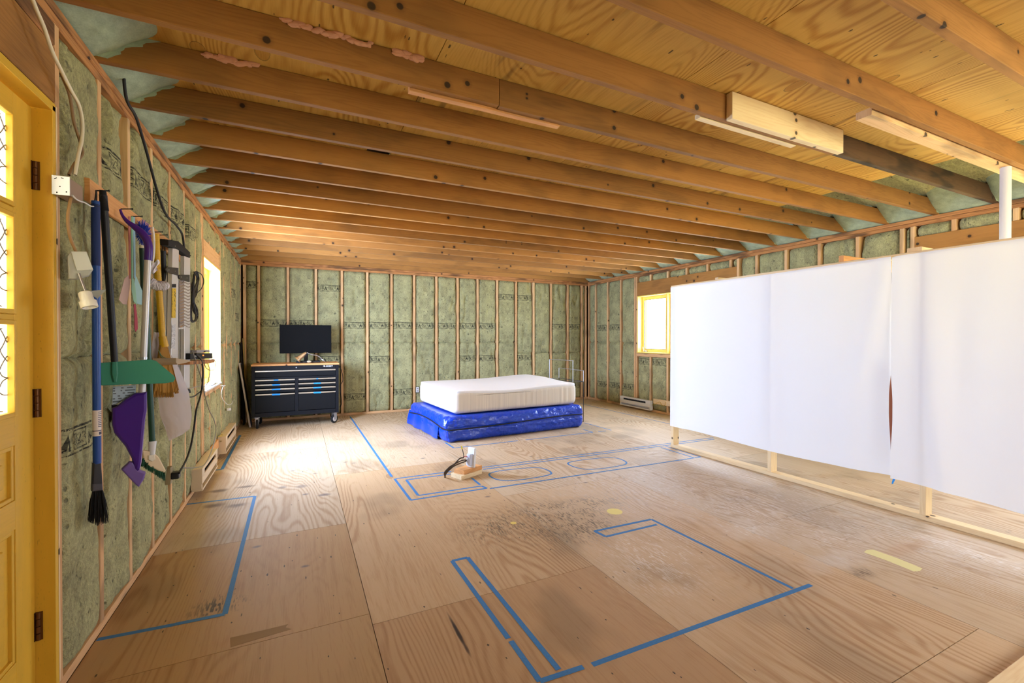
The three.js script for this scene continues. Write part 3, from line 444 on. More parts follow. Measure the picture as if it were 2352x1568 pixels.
tapeLines('faint blue tape corner beside the wire stand foot', [[[4.76, 2.28], [4.78, 2.91]], [[4.55, 2.915], [4.68, 2.915]]], 0.02);
tapeLines('blue tape line along the wall below the yellow casement window', [[[5.86, 0.5], [5.87, 2.96]]], 0.02);
tapeLines('short blue tape corner in front of the baseboard heaters', [[[0.085, 1.02], [0.105, 2.76], [0.03, 2.76]]], 0.03);
tapeLines('blue tape rectangle against the mossy wall under the hanging tools', [[[0.0, 3.74], [0.465, 3.765], [0.475, 5.51], [0.28, 5.5], [0.005, 5.48]]], 0.024);
tapeLines('large blue tape U with a long narrow arm in open floor', [[[1.69, 5.49], [1.595, 5.49], [1.605, 6.24]], [[1.608, 6.26], [1.61, 6.51], [1.8, 6.52]], [[1.69, 5.49], [1.705, 6.49]], [[1.84, 6.525], [3.22, 6.55]]], 0.024);
tapeLines('blue tape corner of a wide square with a short double end', [[[3.1, 6.53], [3.07, 5.535], [2.585, 5.52], [2.6, 5.62], [3.04, 5.62]]], 0.022);
{
  const flat = (pts, y = 0.0006) => { const s = new THREE.Shape(pts.map(([x, z]) => new THREE.Vector2(x, -z))), g = new THREE.ExtrudeGeometry(s, { depth: y, bevelEnabled: false }); g.rotateX(-Math.PI / 2); return g; };
  single('tan_tape', 'strip of brown parcel tape on the floor near the door', 'tape', flat([[0.52, 5.715], [0.66, 5.72], [0.745, 5.72], [0.735, 5.74], [0.76, 5.765], [0.64, 5.775], [0.53, 5.785]]), std({ color: 0x94754a, roughness: 0.75 }));
  single('paper_strip', 'pale yellow torn paper strip stuck on the floor by the partition', 'paper', flat([[3.88, 6.47], [3.93, 6.462], [3.97, 6.475], [3.975, 6.6], [3.96, 6.72], [3.91, 6.728], [3.875, 6.715], [3.885, 6.6]]), std({ color: 0xe4dda2, roughness: 0.9 }));
  const disc = (x, z, r) => flat(Array.from({ length: 24 }, (_, i) => [x + r * Math.cos(i * 0.2618), z + r * Math.sin(i * 0.2618)]));
  single('floor_disc', 'large round yellow disc set in the floor', 'disc', disc(2.925, 5.305, 0.058), std({ color: 0xe6d67c, roughness: 0.6 }));
  single('floor_disc', 'small round yellow disc set in the dark stained floor', 'disc', disc(2.15, 5.165, 0.022), std({ color: 0xe0c86a, roughness: 0.6 }));
}
// ------------------------------------------------------------------ white sheets on a stud partition
{
  const X = 4.805, z0 = 4.0, z1 = 7.33, top = 1.925;
  const t = thing('partition_frame', 'bare pine stud partition frame carrying the white sheets', 'partition');
  stick(t, 'bottom_plate', M.pine, X, X + 0.089, 0.0005, 0.038, z0, z1, 2); stick(t, 'top_plate', M.pine, X, X + 0.089, top - 0.038, top, z0, z1, 2);
  for (const z of [4.003, 5.216, 6.365, z1 - 0.038]) stick(t, 'post', M.pine, X, X + 0.089, 0.0385, top - 0.0385, z, z + 0.038, 1);
  const sheetMat = phy({ color: 0xfafcff, roughness: 1, transmission: 0.13, thickness: 0, side: THREE.DoubleSide });
  const cloth = (a0, a1, top, bot, fold, seed, edge) => gridGeo(150, 90, (s, u) => {
    const z = mix(a0, a1, s), y0 = bot(s), y = mix(y0, top(s), u), dn = 1 - u;
    let d = 0.004 + 0.006 * dn * fbm(z * 2.4 + seed, y * 0.5, 2) + fold(s, u);
    return [X - 0.003 - d, y, z + edge(s, u)];
  });
  const s1 = cloth(4.0, 6.2, (s) => 1.906 + 0.003 * Math.sin(s * 9), (s) => 0.247 + 0.012 * Math.sin(s * 7 + 0.6) - 0.02 * sm(0.0, 0.05, s) * 0 + 0.012 * sm(0.9, 1, s), (s, u) => 0.012 * (1 - u) * Math.pow(0.5 + 0.5 * Math.sin(s * 38 + u * 2), 2) * sm(0.55, 1, s) + 0.022 * Math.exp(-Math.pow((s - (0.99 - 0.16 * (1 - u))) / 0.035, 2)) * sm(0.15, 0.5, u) + 0.015 * (1 - u) * Math.exp(-Math.pow((s - 0.03 - 0.05 * (1 - u)) / 0.03, 2)), 1.3, (s, u) => s > 0.9 ? -0.013 * (s - 0.9) * 10 * sm(0.5, 0.64, 1 - u) * sm(0.9, 0.7, 1 - u) : 0);
  const a = single('white_sheet', 'wide white bed sheet hung on the partition end beside the window', 'sheet', s1, sheetMat);
  const s2 = cloth(6.2015, 7.34, (s) => 1.909 - 0.008 * Math.exp(-s * 30), (s) => 0.235 + 0.018 * Math.sin(s * 5 + 1), (s, u) => 0.008 + 0.018 * (1 - u) * Math.exp(-Math.pow((s - 0.12 - 0.14 * (1 - u)) / 0.05, 2)) + 0.02 * sm(0.1, 0.6, 1 - u) * Math.exp(-Math.pow((s - 0.2 - 0.1 * (1 - u)) / 0.07, 2)) + 0.010 * (0.5 + 0.5 * Math.sin(s * 30 + (1 - u) * 3)) * Math.exp(-s * 2.2), 5.1, (s, u) => s < 0.1 ? 0.012 * (0.1 - s) * 10 * sm(0.5, 0.66, 1 - u) * sm(0.92, 0.72, 1 - u) : 0);
  single('white_sheet', 'narrower creased white sheet overlapping the wide one with a dark gap', 'sheet', s2, sheetMat);
  // fold-over hems at the top
  for (const [o, z] of [[a, 0]]) part(o, 'top_hem', tube([V(X - 0.008, 1.905, 4.0), V(X - 0.010, 1.903, 5.1), V(X - 0.009, 1.905, 6.2)], 0.006, 40, false, 6), sheetMat);
  single('blue_ribbon', 'scrap of blue tape hanging below the white sheet seam', 'tape', (() => { const p = onX(2055, 1100, X - 0.006), k = perPx(p), g = gridGeo(4, 6, (s, u) => [p.x + 0.004 * Math.sin(u * 5), p.y + 8 * k - u * 20 * k, p.z + (s - 0.5) * 6 * k * (1 - 0.5 * u) - 4 * k * u]); return g; })(), M.tapeVivid);
  // boards lying across from the partition's top towards the outer wall
  const brd = (px, py, th, hh, len, label, mat) => { const p = onY(px, py, top + 0.002); single('cross_board', label, 'board', stickGeo(p.x, p.x + len, top + 0.001, top + hh, p.z - th / 2, p.z + th / 2, 0), mat); };
  brd(1646, 643, 0.038, 0.03, 1.2, 'pale cross board on the partition top nearest the yellow window', M.pine);
  brd(1932, 610, 0.038, 0.089, 1.2, 'orange edge-set cross board rising highest above the white sheet', M.rail);
  brd(2100, 583, 0.089, 0.05, 1.2, 'pale stubby cross board on the partition beside the white pipe', M.pine);
  const pp = onY(2310, 384, HJ - 0.02);
  single('vent_pipe', 'white plastic pipe rising behind the sheets up to the joists', 'pipe', merge([cyl(V(pp.x, 0.95, pp.z), V(pp.x, HJ - 0.022, pp.z), 0.029, 0.029, 24), new THREE.SphereGeometry(0.034, 20, 14).translate(pp.x, 0.945, pp.z), cyl(V(pp.x, 0.945, pp.z), V(W - 0.001, 0.915, pp.z), 0.029, 0.029, 24)]), std({ color: 0xdfdfe4, roughness: 0.35 }));
  const q = onX(2047, 960, 4.9);
  single('brown_plank', 'reddish brown plank fixed to a post behind the gap between sheets', 'plank', stickGeo(4.896, 4.914, 0.42, 1.1, q.z - 0.03, q.z + 0.03, 1), std({ color: 0x8a4a30, roughness: 0.6 }));
  single('loose_stud', 'pale pine stud lying on the floor at the near end', 'lumber', stickGeo(2.75, 4.7, 0.0005, 0.038, 7.265, 7.354, 0), M.pine);
}
// ------------------------------------------------------------------ bed: box spring in a blue bag with the mattress on top
{
  const A = onY(1030, 1018), Bp = onY(1338, 980), dir = Bp.clone().sub(A).setY(0), L = dir.length(); dir.normalize(); const back = V(dir.z, 0, -dir.x);   // along the front edge, and away from the viewer
  const Wd = 1.50;
  const at = (s, t, y) => A.clone().addScaledVector(dir, s).addScaledVector(back, t).setY(y);
  // soft box: rounded in plan and section, with per-point puckers
  function softBox(s0, s1, t0, t1, y0, y1, r, bulge, puck, n = 150, m = 26) {
    const pts = [], P = [], I = [], U = [];
    const per = []; const w = s1 - s0, d = t1 - t0;
    for (let i = 0; i < n; i++) { const q = i / n * 2 * (w + d); let x, z; if (q < w) { x = q; z = 0; } else if (q < w + d) { x = w; z = q - w; } else if (q < 2 * w + d) { x = w - (q - w - d); z = d; } else { x = 0; z = d - (q - 2 * w - d); } const cx = cl(x, r, w - r), cz = cl(z, r, d - r), dx = x - cx, dz = z - cz, l = Math.hypot(dx, dz) || 1; per.push([cx + dx / l * r, cz + dz / l * r, dx / l, dz / l, q]); }
    const prof = []; for (let j = 0; j <= m; j++) { const t = j / m, a = t * Math.PI; const e = 0.22; prof.push(t < e ? [1 - Math.cos(t / e * Math.PI / 2) , 0] : 0); }
    const rows = []; const er = Math.min(0.05, (y1 - y0) * 0.2);
    rows.push([0.35, y0], [0.9 * er, y0]); for (let j = 1; j <= 5; j++) { const a = j / 5 * Math.PI / 2; rows.push([er * (1 - Math.sin(a)), y0 + er * (1 - Math.cos(a))]); } for (let j = 1; j < m; j++) rows.push([0, mix(y0 + er, y1 - er, j / m)]); for (let j = 0; j <= 5; j++) { const a = j / 5 * Math.PI / 2; rows.push([er * (1 - Math.cos(a)), y1 - er + er * Math.sin(a)]); } rows.push([0.12, y1], [0.25, y1], [0.4, y1], [0.55, y1], [0.72, y1]);
    rows.forEach(([ins, y], j) => per.forEach(([x, z, nx, nz, q], i) => {
      let s = x - nx * ins, tt = z - nz * ins; if (ins > r) { s = cl(x - nx * r, r, w - r); tt = cl(z - nz * r, r, d - r); const k = (ins - r) / 0.75; const cs = w / 2, ct = d / 2, lim = 1 - k; s = cs + (s - cs) * Math.max(0, 1 - (ins - 0) / (d / 2)) * 1 + 0 * lim; tt = ct + (tt - ct) * Math.max(0, 1 - ins / (d / 2)); }
      const hh = (y - y0) / (y1 - y0), b = bulge * 4 * hh * (1 - hh), pk = ins < 0.06 ? puck(q, hh, s, tt) : { o: 0, y: puck(q, hh, s, tt).y };
      const p = at(s0 + s + nx * (b + pk.o), t0 + tt + nz * (b + pk.o), y + pk.y); P.push(p.x, p.y, p.z); U.push(q, y);
    }));
    for (let j = 0; j + 1 < rows.length; j++) for (let i = 0; i < n; i++) { const a = j * n + i, b = j * n + (i + 1) % n, c = a + n, e = b + n; I.push(a, b, e, a, e, c); }
    const g = new THREE.BufferGeometry(); g.setAttribute('position', new THREE.Float32BufferAttribute(P, 3)); g.setAttribute('uv', new THREE.Float32BufferAttribute(U, 2)); g.setIndex(I); g.computeVertexNormals();
    // the outline runs clockwise seen from above or not: make normals point out
    const nn = g.attributes.normal, mid = at(s0 + w / 2, t0 + d / 2, (y0 + y1) / 2), k = Math.floor(rows.length / 2) * n, v = V(P[k * 3], P[k * 3 + 1], P[k * 3 + 2]).sub(mid); if (v.x * nn.getX(k) + v.z * nn.getZ(k) < 0) { for (let i = 0; i < I.length; i += 3) { const q = I[i]; I[i] = I[i + 1]; I[i + 1] = q; } g.setIndex(I); g.computeVertexNormals(); }
    return g;
  }
  const blue = phy({ color: 0x0540c4, roughness: 0.3, clearcoat: 0.35, clearcoatRoughness: 0.15, bumpMap: dataTex(512, 512, (x, y, o) => { const a = fbm(x * 0.03, y * 0.05, 4), b = Math.abs(fbm(x * 0.02 + 7, y * 0.02, 3) - 0.5) * 2; o[0] = o[1] = o[2] = 255 * cl(a * 0.5 + (1 - b) * 0.5); }, { srgb: false, wrap: THREE.MirroredRepeatWrapping, repeat: [1.2, 1.2] }), bumpScale: 0.02 });
  const t = thing('box_spring', 'box spring wrapped in a shiny blue zippered bag', 'box spring');
  const wr = (q, h, s, tt) => { const cr = Math.exp(-Math.pow(((s < 0.3 && tt < 0.3) ? Math.hypot(s, tt) : 9) / 0.22, 2)); return { o: 0.022 * (fbm(q * 3.2, h * 2.4 + 3, 3) - 0.5) * 2 + 0.022 * (fbm(q * 13 + h * 4, h * 5 - q * 3, 3) - 0.5) + 0.02 * Math.sin(q * 26 + h * 5) * cr - 0.012 * Math.exp(-Math.pow((h - 0.5) / 0.06, 2)), y: 0.012 * (fbm(q * 2.1 + 8, h * 2, 2) - 0.5) * (h > 0.2 ? 1 : 0) }; };
  part(t, 'bag', softBox(-0.02, L + 0.0, 0, Wd, 0.002, 0.326, 0.06, 0.022, wr, 420, 40), blue);
  { const pts = []; const n = 60; const f = (q) => 0.165 + 0.025 * Math.sin(q * 2.2) - 0.012 * Math.sin(q * 5.1); for (let i = 0; i <= n; i++) { const q = i / n; pts.push(at(-0.02 + 0.03 + q * (L - 0.04), -0.030, f(q))); } const lft = []; for (let i = n; i > 0; i--) { const q = i / n; lft.push(at(-0.052, 0.05 + q * (Wd - 0.1), 0.17 + 0.05 * Math.sin(q * 3) - 0.0 * q)); } const rgt = []; for (let i = 1; i <= 12; i++) rgt.push(at(L + 0.028, 0.05 + i * 0.1, f(1) + 0.004 * i)); part(t, 'zipper', tube([...lft, ...pts, ...rgt], 0.008, 220, false, 6), M.blackMatte, 'black zipper seam around the bag'); }
  part(t, 'loose_flap', gridGeo(14, 10, (s, u) => { const p = at(-0.03 - 0.04 * Math.sin(u * 1.57) * (0.6 + 0.4 * s) - 0.012 * Math.sin(s * 20), 0.25 + 1.25 * s, 0.20 * (1 - u) + 0.004 + 0.015 * vn(s * 8, u * 5)); return [p.x, p.y, p.z]; }), phy({ ...{ color: 0x0540c4, roughness: 0.3 }, side: THREE.DoubleSide }));
  const m = thing('mattress', 'white foam mattress with beige sides on the blue bag', 'mattress');
  const fl = onZ(1048, 948, 2.6), s0 = fl.clone().sub(A).dot(dir) - 0.03, side = std({ map: dataTex(512, 128, (x, y, o) => { const n = 0.94 + 0.1 * (vn(x * 0.5, y * 0.02) - 0.5); o[0] = 238 * n; o[1] = 228 * n; o[2] = 212 * n; }, { repeat: [1, 1] }), roughness: 0.9 });
  const pk = (q, h, s, tt) => ({ o: 0.005 * Math.sin(q * 95 + 3 * Math.sin(q * 9)) * sm(0, 0.25, h) * sm(1, 0.75, h) * sm(0.1, 0.5, fbm(q * 1.5, 2, 2)), y: h > 0.8 ? -0.035 * Math.exp(-Math.pow((s - 0.75) / 0.5, 2)) * Math.exp(-Math.pow((tt - 0.2) / 0.6, 2)) + 0.035 * sm(0.9, 1.9, s) * sm(0.2, 1.0, tt) : 0 });
  part(m, 'foam_core', softBox(s0, s0 + 1.93, 0.06, 0.06 + 1.4, 0.338, 0.632, 0.07, 0.008, pk, 220), side, 'beige knit side panel');
  part(m, 'top_cover', softBox(s0 + 0.004, s0 + 1.926, 0.064, 0.06 + 1.396, 0.60, 0.640, 0.07, 0.004, (q, h, s, tt) => ({ o: 0, y: pk(q, 1, s, tt).y })), std({ color: 0xf0f0f2, roughness: 0.9 }), 'white quilted top');
}
// ------------------------------------------------------------------ wire plant stand behind the bed's end
{
  const h = 0.63, Aa = onY(1262, 869, h), Bb = onY(1284, 867.5, h), C = onY(1340, 876, h), D = onY(1316, 877, h), r = 0.005, up = (p, d) => p.clone().setY(h + d), dn = (p) => p.clone().setY(0.005);
  const t = thing('wire_stand', 'thin grey wire stand with two hoops beyond the mattress end', 'stand');
  const loop = (l) => merge(l.slice(0, -1).map((p, i) => cyl(p, l[i + 1], r, r, 8)));
  part(t, 'ring', loop([Aa, Bb, C, D, Aa]), M.darkSteel); part(t, 'hoop', loop([Aa, up(Aa, 0.32), up(D, 0.33), D]), M.steel); part(t, 'hoop', loop([Bb, up(Bb, 0.17), up(C, 0.17), C]), M.steel);
  for (const p of [Aa, Bb, C, D]) part(t, 'leg', loop([p, dn(p), dn(p).lerp(V((Aa.x + C.x) / 2, 0.005, (Aa.z + C.z) / 2), 0.08)]), M.black);
}
// ------------------------------------------------------------------ two offcuts with a switch box and wires
{
  const cut = (pts, y0, y1) => { const s = new THREE.Shape(pts.map((p) => new THREE.Vector2(p.x, -p.z))), g = new THREE.ExtrudeGeometry(s, { depth: y1 - y0 - 0.004, bevelEnabled: true, bevelThickness: 0.002, bevelSize: 0.002, bevelOffset: -0.002, bevelSegments: 1 }); g.rotateX(-Math.PI / 2); g.translate(0, y0 + 0.002, 0); const uv = g.attributes.uv, ps = g.attributes.position; for (let i = 0; i < uv.count; i++) uv.setXY(i, ps.getX(i) / 2.4 + 0.3, (ps.getZ(i) + ps.getY(i)) / 0.3); return g; };
  const a = onY(1036, 1095), b = onY(1059.5, 1103), c = onY(1107, 1088), d = a.clone().add(c).sub(b);
  single('wood_offcut', 'pale lower wooden offcut lying on the taped floor', 'wood block', cut([a, b, c, d], 0.0005, 0.039), M.pine);
  const a2 = onY(1043, 1085.5, 0.04), b2 = onY(1066, 1090, 0.04), c2 = onY(1107, 1077, 0.04), d2 = a2.clone().add(c2).sub(b2);
  single('wood_offcut', 'golden upper wooden offcut stacked askew on another', 'wood block', cut([a2, b2, c2, d2], 0.0395, 0.078), M.rail);
  const s = onY(1080, 1073, 0.079), sw = thing('switch_box', 'white plastic switch box standing on the wooden offcuts', 'switch box');
  const turn = (g) => { g.rotateY(0.5); g.rotateZ(-0.06); g.translate(s.x, 0.080, s.z); return g; };
  part(sw, 'cover_plate', turn(box(-0.0, 0.028, 0.001, 0.185, -0.042, 0.042, 0.005)), M.white); part(sw, 'back_box', turn(box(-0.035, 0, 0.02, 0.13, -0.024, 0.024, 0.006)), std({ color: 0xd5dcf0, roughness: 0.5 }));
  const W3 = (px, py, dz = 0) => onZ(px, py, s.z + dz), cb = thing('cable_bundle', 'brown cables rising from the floor to the white switch box', 'cable');
  const f0 = onY(1020, 1096), L0 = f0.clone().setY(0.001);
  const wire = (pts, r, mat, n = 'cable') => part(cb, n, tube([L0.clone().add(V(R() * 0.01, 0, R() * 0.01)), ...pts], r, 50, false, 8), mat);
  const brown = std({ color: 0x4a3c30, roughness: 0.6 });
  wire([W3(1022, 1083, 0.06), W3(1033, 1072, 0.05), W3(1045, 1064), W3(1057, 1052), W3(1064, 1051)], 0.006, brown);
  wire([W3(1024, 1084, 0.06), W3(1035, 1073, 0.05), W3(1050, 1062), W3(1066, 1056), W3(1073, 1058)], 0.006, brown);
  wire([W3(1027, 1084, 0.06), W3(1040, 1072, 0.05), W3(1056, 1064), W3(1070, 1059)], 0.006, brown);
  part(cb, 'pilot_wire', tube([W3(1064, 1051), W3(1065, 1046), W3(1062, 1032), W3(1061, 1029)], 0.0035, 20), M.cable); part(cb, 'wire_nut', cyl(W3(1061.5, 1031), W3(1060, 1024), 0.007, 0.005), std({ color: 0xe8d83a }), 'yellow wire nut');
  part(cb, 'red_wire', tube([W3(1064, 1052), W3(1067, 1048), W3(1073, 1048)], 0.003, 14), std({ color: 0xc05a6a })); part(cb, 'wire_nut', cyl(W3(1073.5, 1049), W3(1075.5, 1042), 0.008, 0.004), std({ color: 0xd8281c }), 'red wire nut');
  part(cb, 'wire_tangle', merge([tube([W3(1063, 1054), W3(1068, 1052), W3(1072, 1055), W3(1075, 1053)], 0.003, 20), tube([W3(1064, 1056), W3(1069, 1050), W3(1074, 1051)], 0.003, 20)]), M.white);
}

// ------------------------------------------------------------------ black tool chest, monitor, desk lamp
const font = await new FontLoader().loadAsync('fonts/droid/droid_sans_bold.typeface.json');
{
  const x0 = 0.187, x1 = 1.35, zf = 0.66, zb = 0.17, yb = 0.165, yt = 0.898;
  const body = phy({ color: 0x14151a, roughness: 0.6, specularIntensity: 0.35 }), face = phy({ color: 0x101114, roughness: 0.6, specularIntensity: 0.35 });
  const t = thing('tool_chest', 'black rolling tool chest with steel handles and a wooden top', 'tool chest');
  part(t, 'carcass', merge([box(x0, x0 + 0.045, yb, yt, zb, zf, 0.004), box(x1 - 0.045, x1, yb, yt, zb, zf, 0.004), box(x0 + 0.045, x1 - 0.045, yb, yb + 0.06, zb, zf, 0.004), box(x0 + 0.045, x1 - 0.045, yt - 0.062, yt, zb, zf, 0.004), box(x0, x1, yb, yt, zb - 0.004, zb + 0.02), box((x0 + x1) / 2 - 0.022, (x0 + x1) / 2 + 0.022, yb + 0.06, 0.71, zb + 0.02, zf - 0.002, 0.003), box(x0 + 0.045, x1 - 0.045, 0.71, 0.735, zb + 0.02, zf - 0.002, 0.002)]), body);
  part(t, 'wooden_top', stickGeo(x0 - 0.004, x1 + 0.004, yt + 0.0005, yt + 0.027, zb - 0.01, zf + 0.008, 0, 0.004), M.rail);
  const hy = [[0.84, 0.735], [0.71, 0.645], [0.642, 0.58], [0.577, 0.507], [0.504, 0.228]];
  const mid = (x0 + x1) / 2;
  hy.forEach(([h, l], k) => {
    for (const [a, b, sd] of k ? [[x0 + 0.047, mid - 0.024, 0], [mid + 0.024, x1 - 0.047, 1]] : [[x0 + 0.047, x1 - 0.047, 0]]) {
      const dr = part(t, 'drawer', box(a, b, l + 0.003, h - 0.003, zf - 0.3, zf - 0.006, 0.003), face);
      part(dr, 'handle', merge([box(a, b, h - 0.026, h - 0.006, zf - 0.008, zf + 0.016, 0.004)]), std({ color: 0xcfc6b4, metalness: 0.75, roughness: 0.3 }), 'brushed metal pull');
      if (k) { const c = mix(a, b, sd ? 0.5 : 0.52), w = [0, 0.03, 0.05, 0.055, 0.052][k] * (sd && k === 1 ? 0.4 : 1); part(dr, 'tape_label', box(c - w, c + w, h - 0.03 + (4 - k) * 0.002, h - 0.007, zf + 0.0162, zf + 0.0168), M.tapeVivid, 'blue tape label'); }
    }
  });
  const lg = new TextGeometry('HUSKY', { font, size: 0.022, depth: 0.0015, curveSegments: 4 }); lg.computeBoundingBox(); lg.applyMatrix4(new THREE.Matrix4().makeShear(0, 0, 0.25, 0, 0, 0)); lg.translate(x1 - 0.185, yt - 0.042, zf + 0.0003);
  const lp = onZ(748, 840.5, zf); lg.translate(lp.x - (x1 - 0.185) , lp.y - 0.011 - (yt - 0.042), 0);
  const dg = new THREE.ExtrudeGeometry(new THREE.Shape([[-0.02, 0], [-0.008, 0.009], [0, 0.012], [0.012, 0.004], [0.014, -0.004], [0.002, -0.01], [-0.008, -0.004]].map(([a, b]) => new THREE.Vector2(a, b))), { depth: 0.0015, bevelEnabled: false }); dg.translate(lp.x - 0.018, lp.y, zf + 0.0003);
  part(t, 'logo', merge([lg, dg]), M.white, 'white HUSKY lettering'); 
  part(t, 'lock', cyl(V(mid - 0.005, yt - 0.03, zf), V(mid - 0.005, yt - 0.03, zf + 0.006), 0.009), M.steel);
  for (const [x, z, sw] of [[x0 + 0.065, zf - 0.05, 0.15], [x1 - 0.055, zf - 0.05, -0.9], [x0 + 0.065, zb + 0.06, 0.5], [x1 - 0.055, zb + 0.06, 0.8]]) { const tw = (g) => { g.translate(-x, 0, -z); g.rotateY(sw); g.translate(x, 0, z); return g; };
    const c = part(t, 'caster', merge([box(x - 0.035, x + 0.035, yb - 0.008, yb, z - 0.035, z + 0.035), box(x - 0.022, x - 0.017, 0.055, yb - 0.008, z - 0.02, z + 0.03), box(x + 0.017, x + 0.022, 0.055, yb - 0.008, z - 0.02, z + 0.03), cyl(V(x, yb - 0.03, z), V(x, yb, z), 0.022)].map(tw)), M.steel);
    const w = new THREE.TorusGeometry(0.047, 0.0172, 12, 28); w.rotateY(Math.PI / 2); w.translate(x, 0.0645, z + 0.012); part(c, 'tire', tw(w), M.blackMatte); part(c, 'hub', tw(cyl(V(x - 0.016, 0.0645, z + 0.012), V(x + 0.016, 0.0645, z + 0.012), 0.037)), M.alu);
  }
  const pc = thing('power_cord', 'black power cord hanging down the right side of tool chest', 'cord'); const kx = x1 + 0.03;
  part(pc, 'cord', tube([V(x1 + 0.006, 0.84, 0.5), V(kx, 0.84, 0.48), V(kx + 0.03, 0.78, 0.45), V(kx + 0.05, 0.62, 0.4), V(kx + 0.01, 0.55, 0.42), V(kx + 0.02, 0.4, 0.42), V(kx + 0.03, 0.25, 0.4), V(kx + 0.0, 0.2, 0.4)], 0.005, 70), M.cable); part(pc, 'cord_hook', box(x1 + 0.001, x1 + 0.035, 0.84, 0.87, 0.45, 0.54, 0.004), M.black);
  const mo = thing('monitor', 'switched-off flat black monitor standing on the tool chest', 'monitor'), mz = 0.35;
  part(mo, 'screen_housing', box(0.535, 1.266, 1.07, 1.508, mz - 0.035, mz, 0.006), phy({ color: 0x0d0d0e, roughness: 0.7, specularIntensity: 0.25 })); part(mo, 'screen', box(0.547, 1.254, 1.085, 1.496, mz - 0.001, mz + 0.0012), phy({ color: 0x0b0b0c, roughness: 0.7, specularIntensity: 0.25 }));
  part(mo, 'stand', merge([box(0.87, 0.93, 0.95, 1.1, mz - 0.06, mz - 0.036, 0.004), box(0.76, 1.1, 0.9265, 0.95, mz - 0.14, mz + 0.08, 0.005)]), M.black);
  const la = thing('desk_lamp', 'silver desk lamp with its shade lying on the wooden chest top', 'lamp'), lz = 0.5, P = (px, py) => onZ(px, py, lz), ty = yt + 0.028;
  const k1 = P(703.5, 809.5), k0 = P(682, 826), ax = k0.clone().sub(k1).normalize(), Ls = k1.distanceTo(k0), lat = new THREE.LatheGeometry([[0.0, 0], [0.012, 0.0], [0.02, 0.02], [0.032, 0.06], [0.04, Ls - 0.03], [0.058, Ls], [0.054, Ls], [0.034, Ls - 0.05], [0.002, Ls - 0.06]].map(([a, b]) => new THREE.Vector2(a, b)), 30);
  lat.applyQuaternion(new THREE.Quaternion().setFromUnitVectors(V(0, 1, 0), ax)); lat.translate(k1.x, k1.y + 0.004, k1.z); part(la, 'shade', lat, std({ color: 0xd2b48a, metalness: 0.8, roughness: 0.32 }));
  part(la, 'arm', tube([k1.clone().add(V(0.01, 0.0, 0)), P(715, 814), P(727, 816), P(736, 821), P(741, 827)], 0.006, 40), M.steel);
  part(la, 'base', (() => { const g = new THREE.CylinderGeometry(0.05, 0.05, 0.012, 30); g.rotateZ(-0.7); const p = P(742, 824); g.translate(p.x, ty + 0.036, p.z); return g; })(), M.steel); part(la, 'bulb', (() => { const g = new THREE.SphereGeometry(0.022, 16, 12); const p = P(710, 827); g.scale(1.5, 0.8, 1); g.translate(p.x, ty + 0.019, p.z); return g; })(), std({ color: 0xcfc4a8, roughness: 0.3 }));
}
// ------------------------------------------------------------------ panels leaning in the corner
{
  const lean = (name, label, xb, xt, h, z, w, th, mat, edge) => { const a = Math.atan2(xt - xb, h), L = Math.hypot(h, xt - xb); const o = edge ? thing(name, label, 'panel') : null; const place = (g) => { g.rotateZ(-a); g.translate(xb, 0.001, z); return g; };
    const g = place(box(-th, 0, th * Math.abs(Math.sin(a)), L, -w, 0, 0.0015)); if (!o) return single(name, label, 'panel', g, mat);
    part(o, 'board', g, mat); part(o, 'edge_trim', place(box(-th - 0.001, 0.001, th * Math.abs(Math.sin(a)), L + 0.002, 0.0005, 0.022, 0.001)), edge, 'pale painted edge'); part(o, 'edge_trim', place(box(-th - 0.001, 0.001, L + 0.0025, L + 0.012, -w * 0.35, 0.022, 0.001)), edge); };
  lean('leaning_panel', 'dark panel with a pale edge leaning beside tool chest', 0.165, 0.005 + 0.03, 0.93, 0.46, 0.22, 0.02, std({ color: 0x1c1a18, roughness: 0.7 }), std({ color: 0xd8c8bc, roughness: 0.6 }));
  lean('leaning_panel', 'tall tan board in the corner behind the dark panel', 0.11, 0.05, 1.3, 0.24, 0.13, 0.012, std({ color: 0x9a7f42, roughness: 0.7 }));
  lean('leaning_panel', 'tall blackish sheet flat against the corner studs', 0.06, 0.03, 1.24, 0.225, 0.2, 0.018, std({ color: 0x1a1714, roughness: 0.8 }));
}
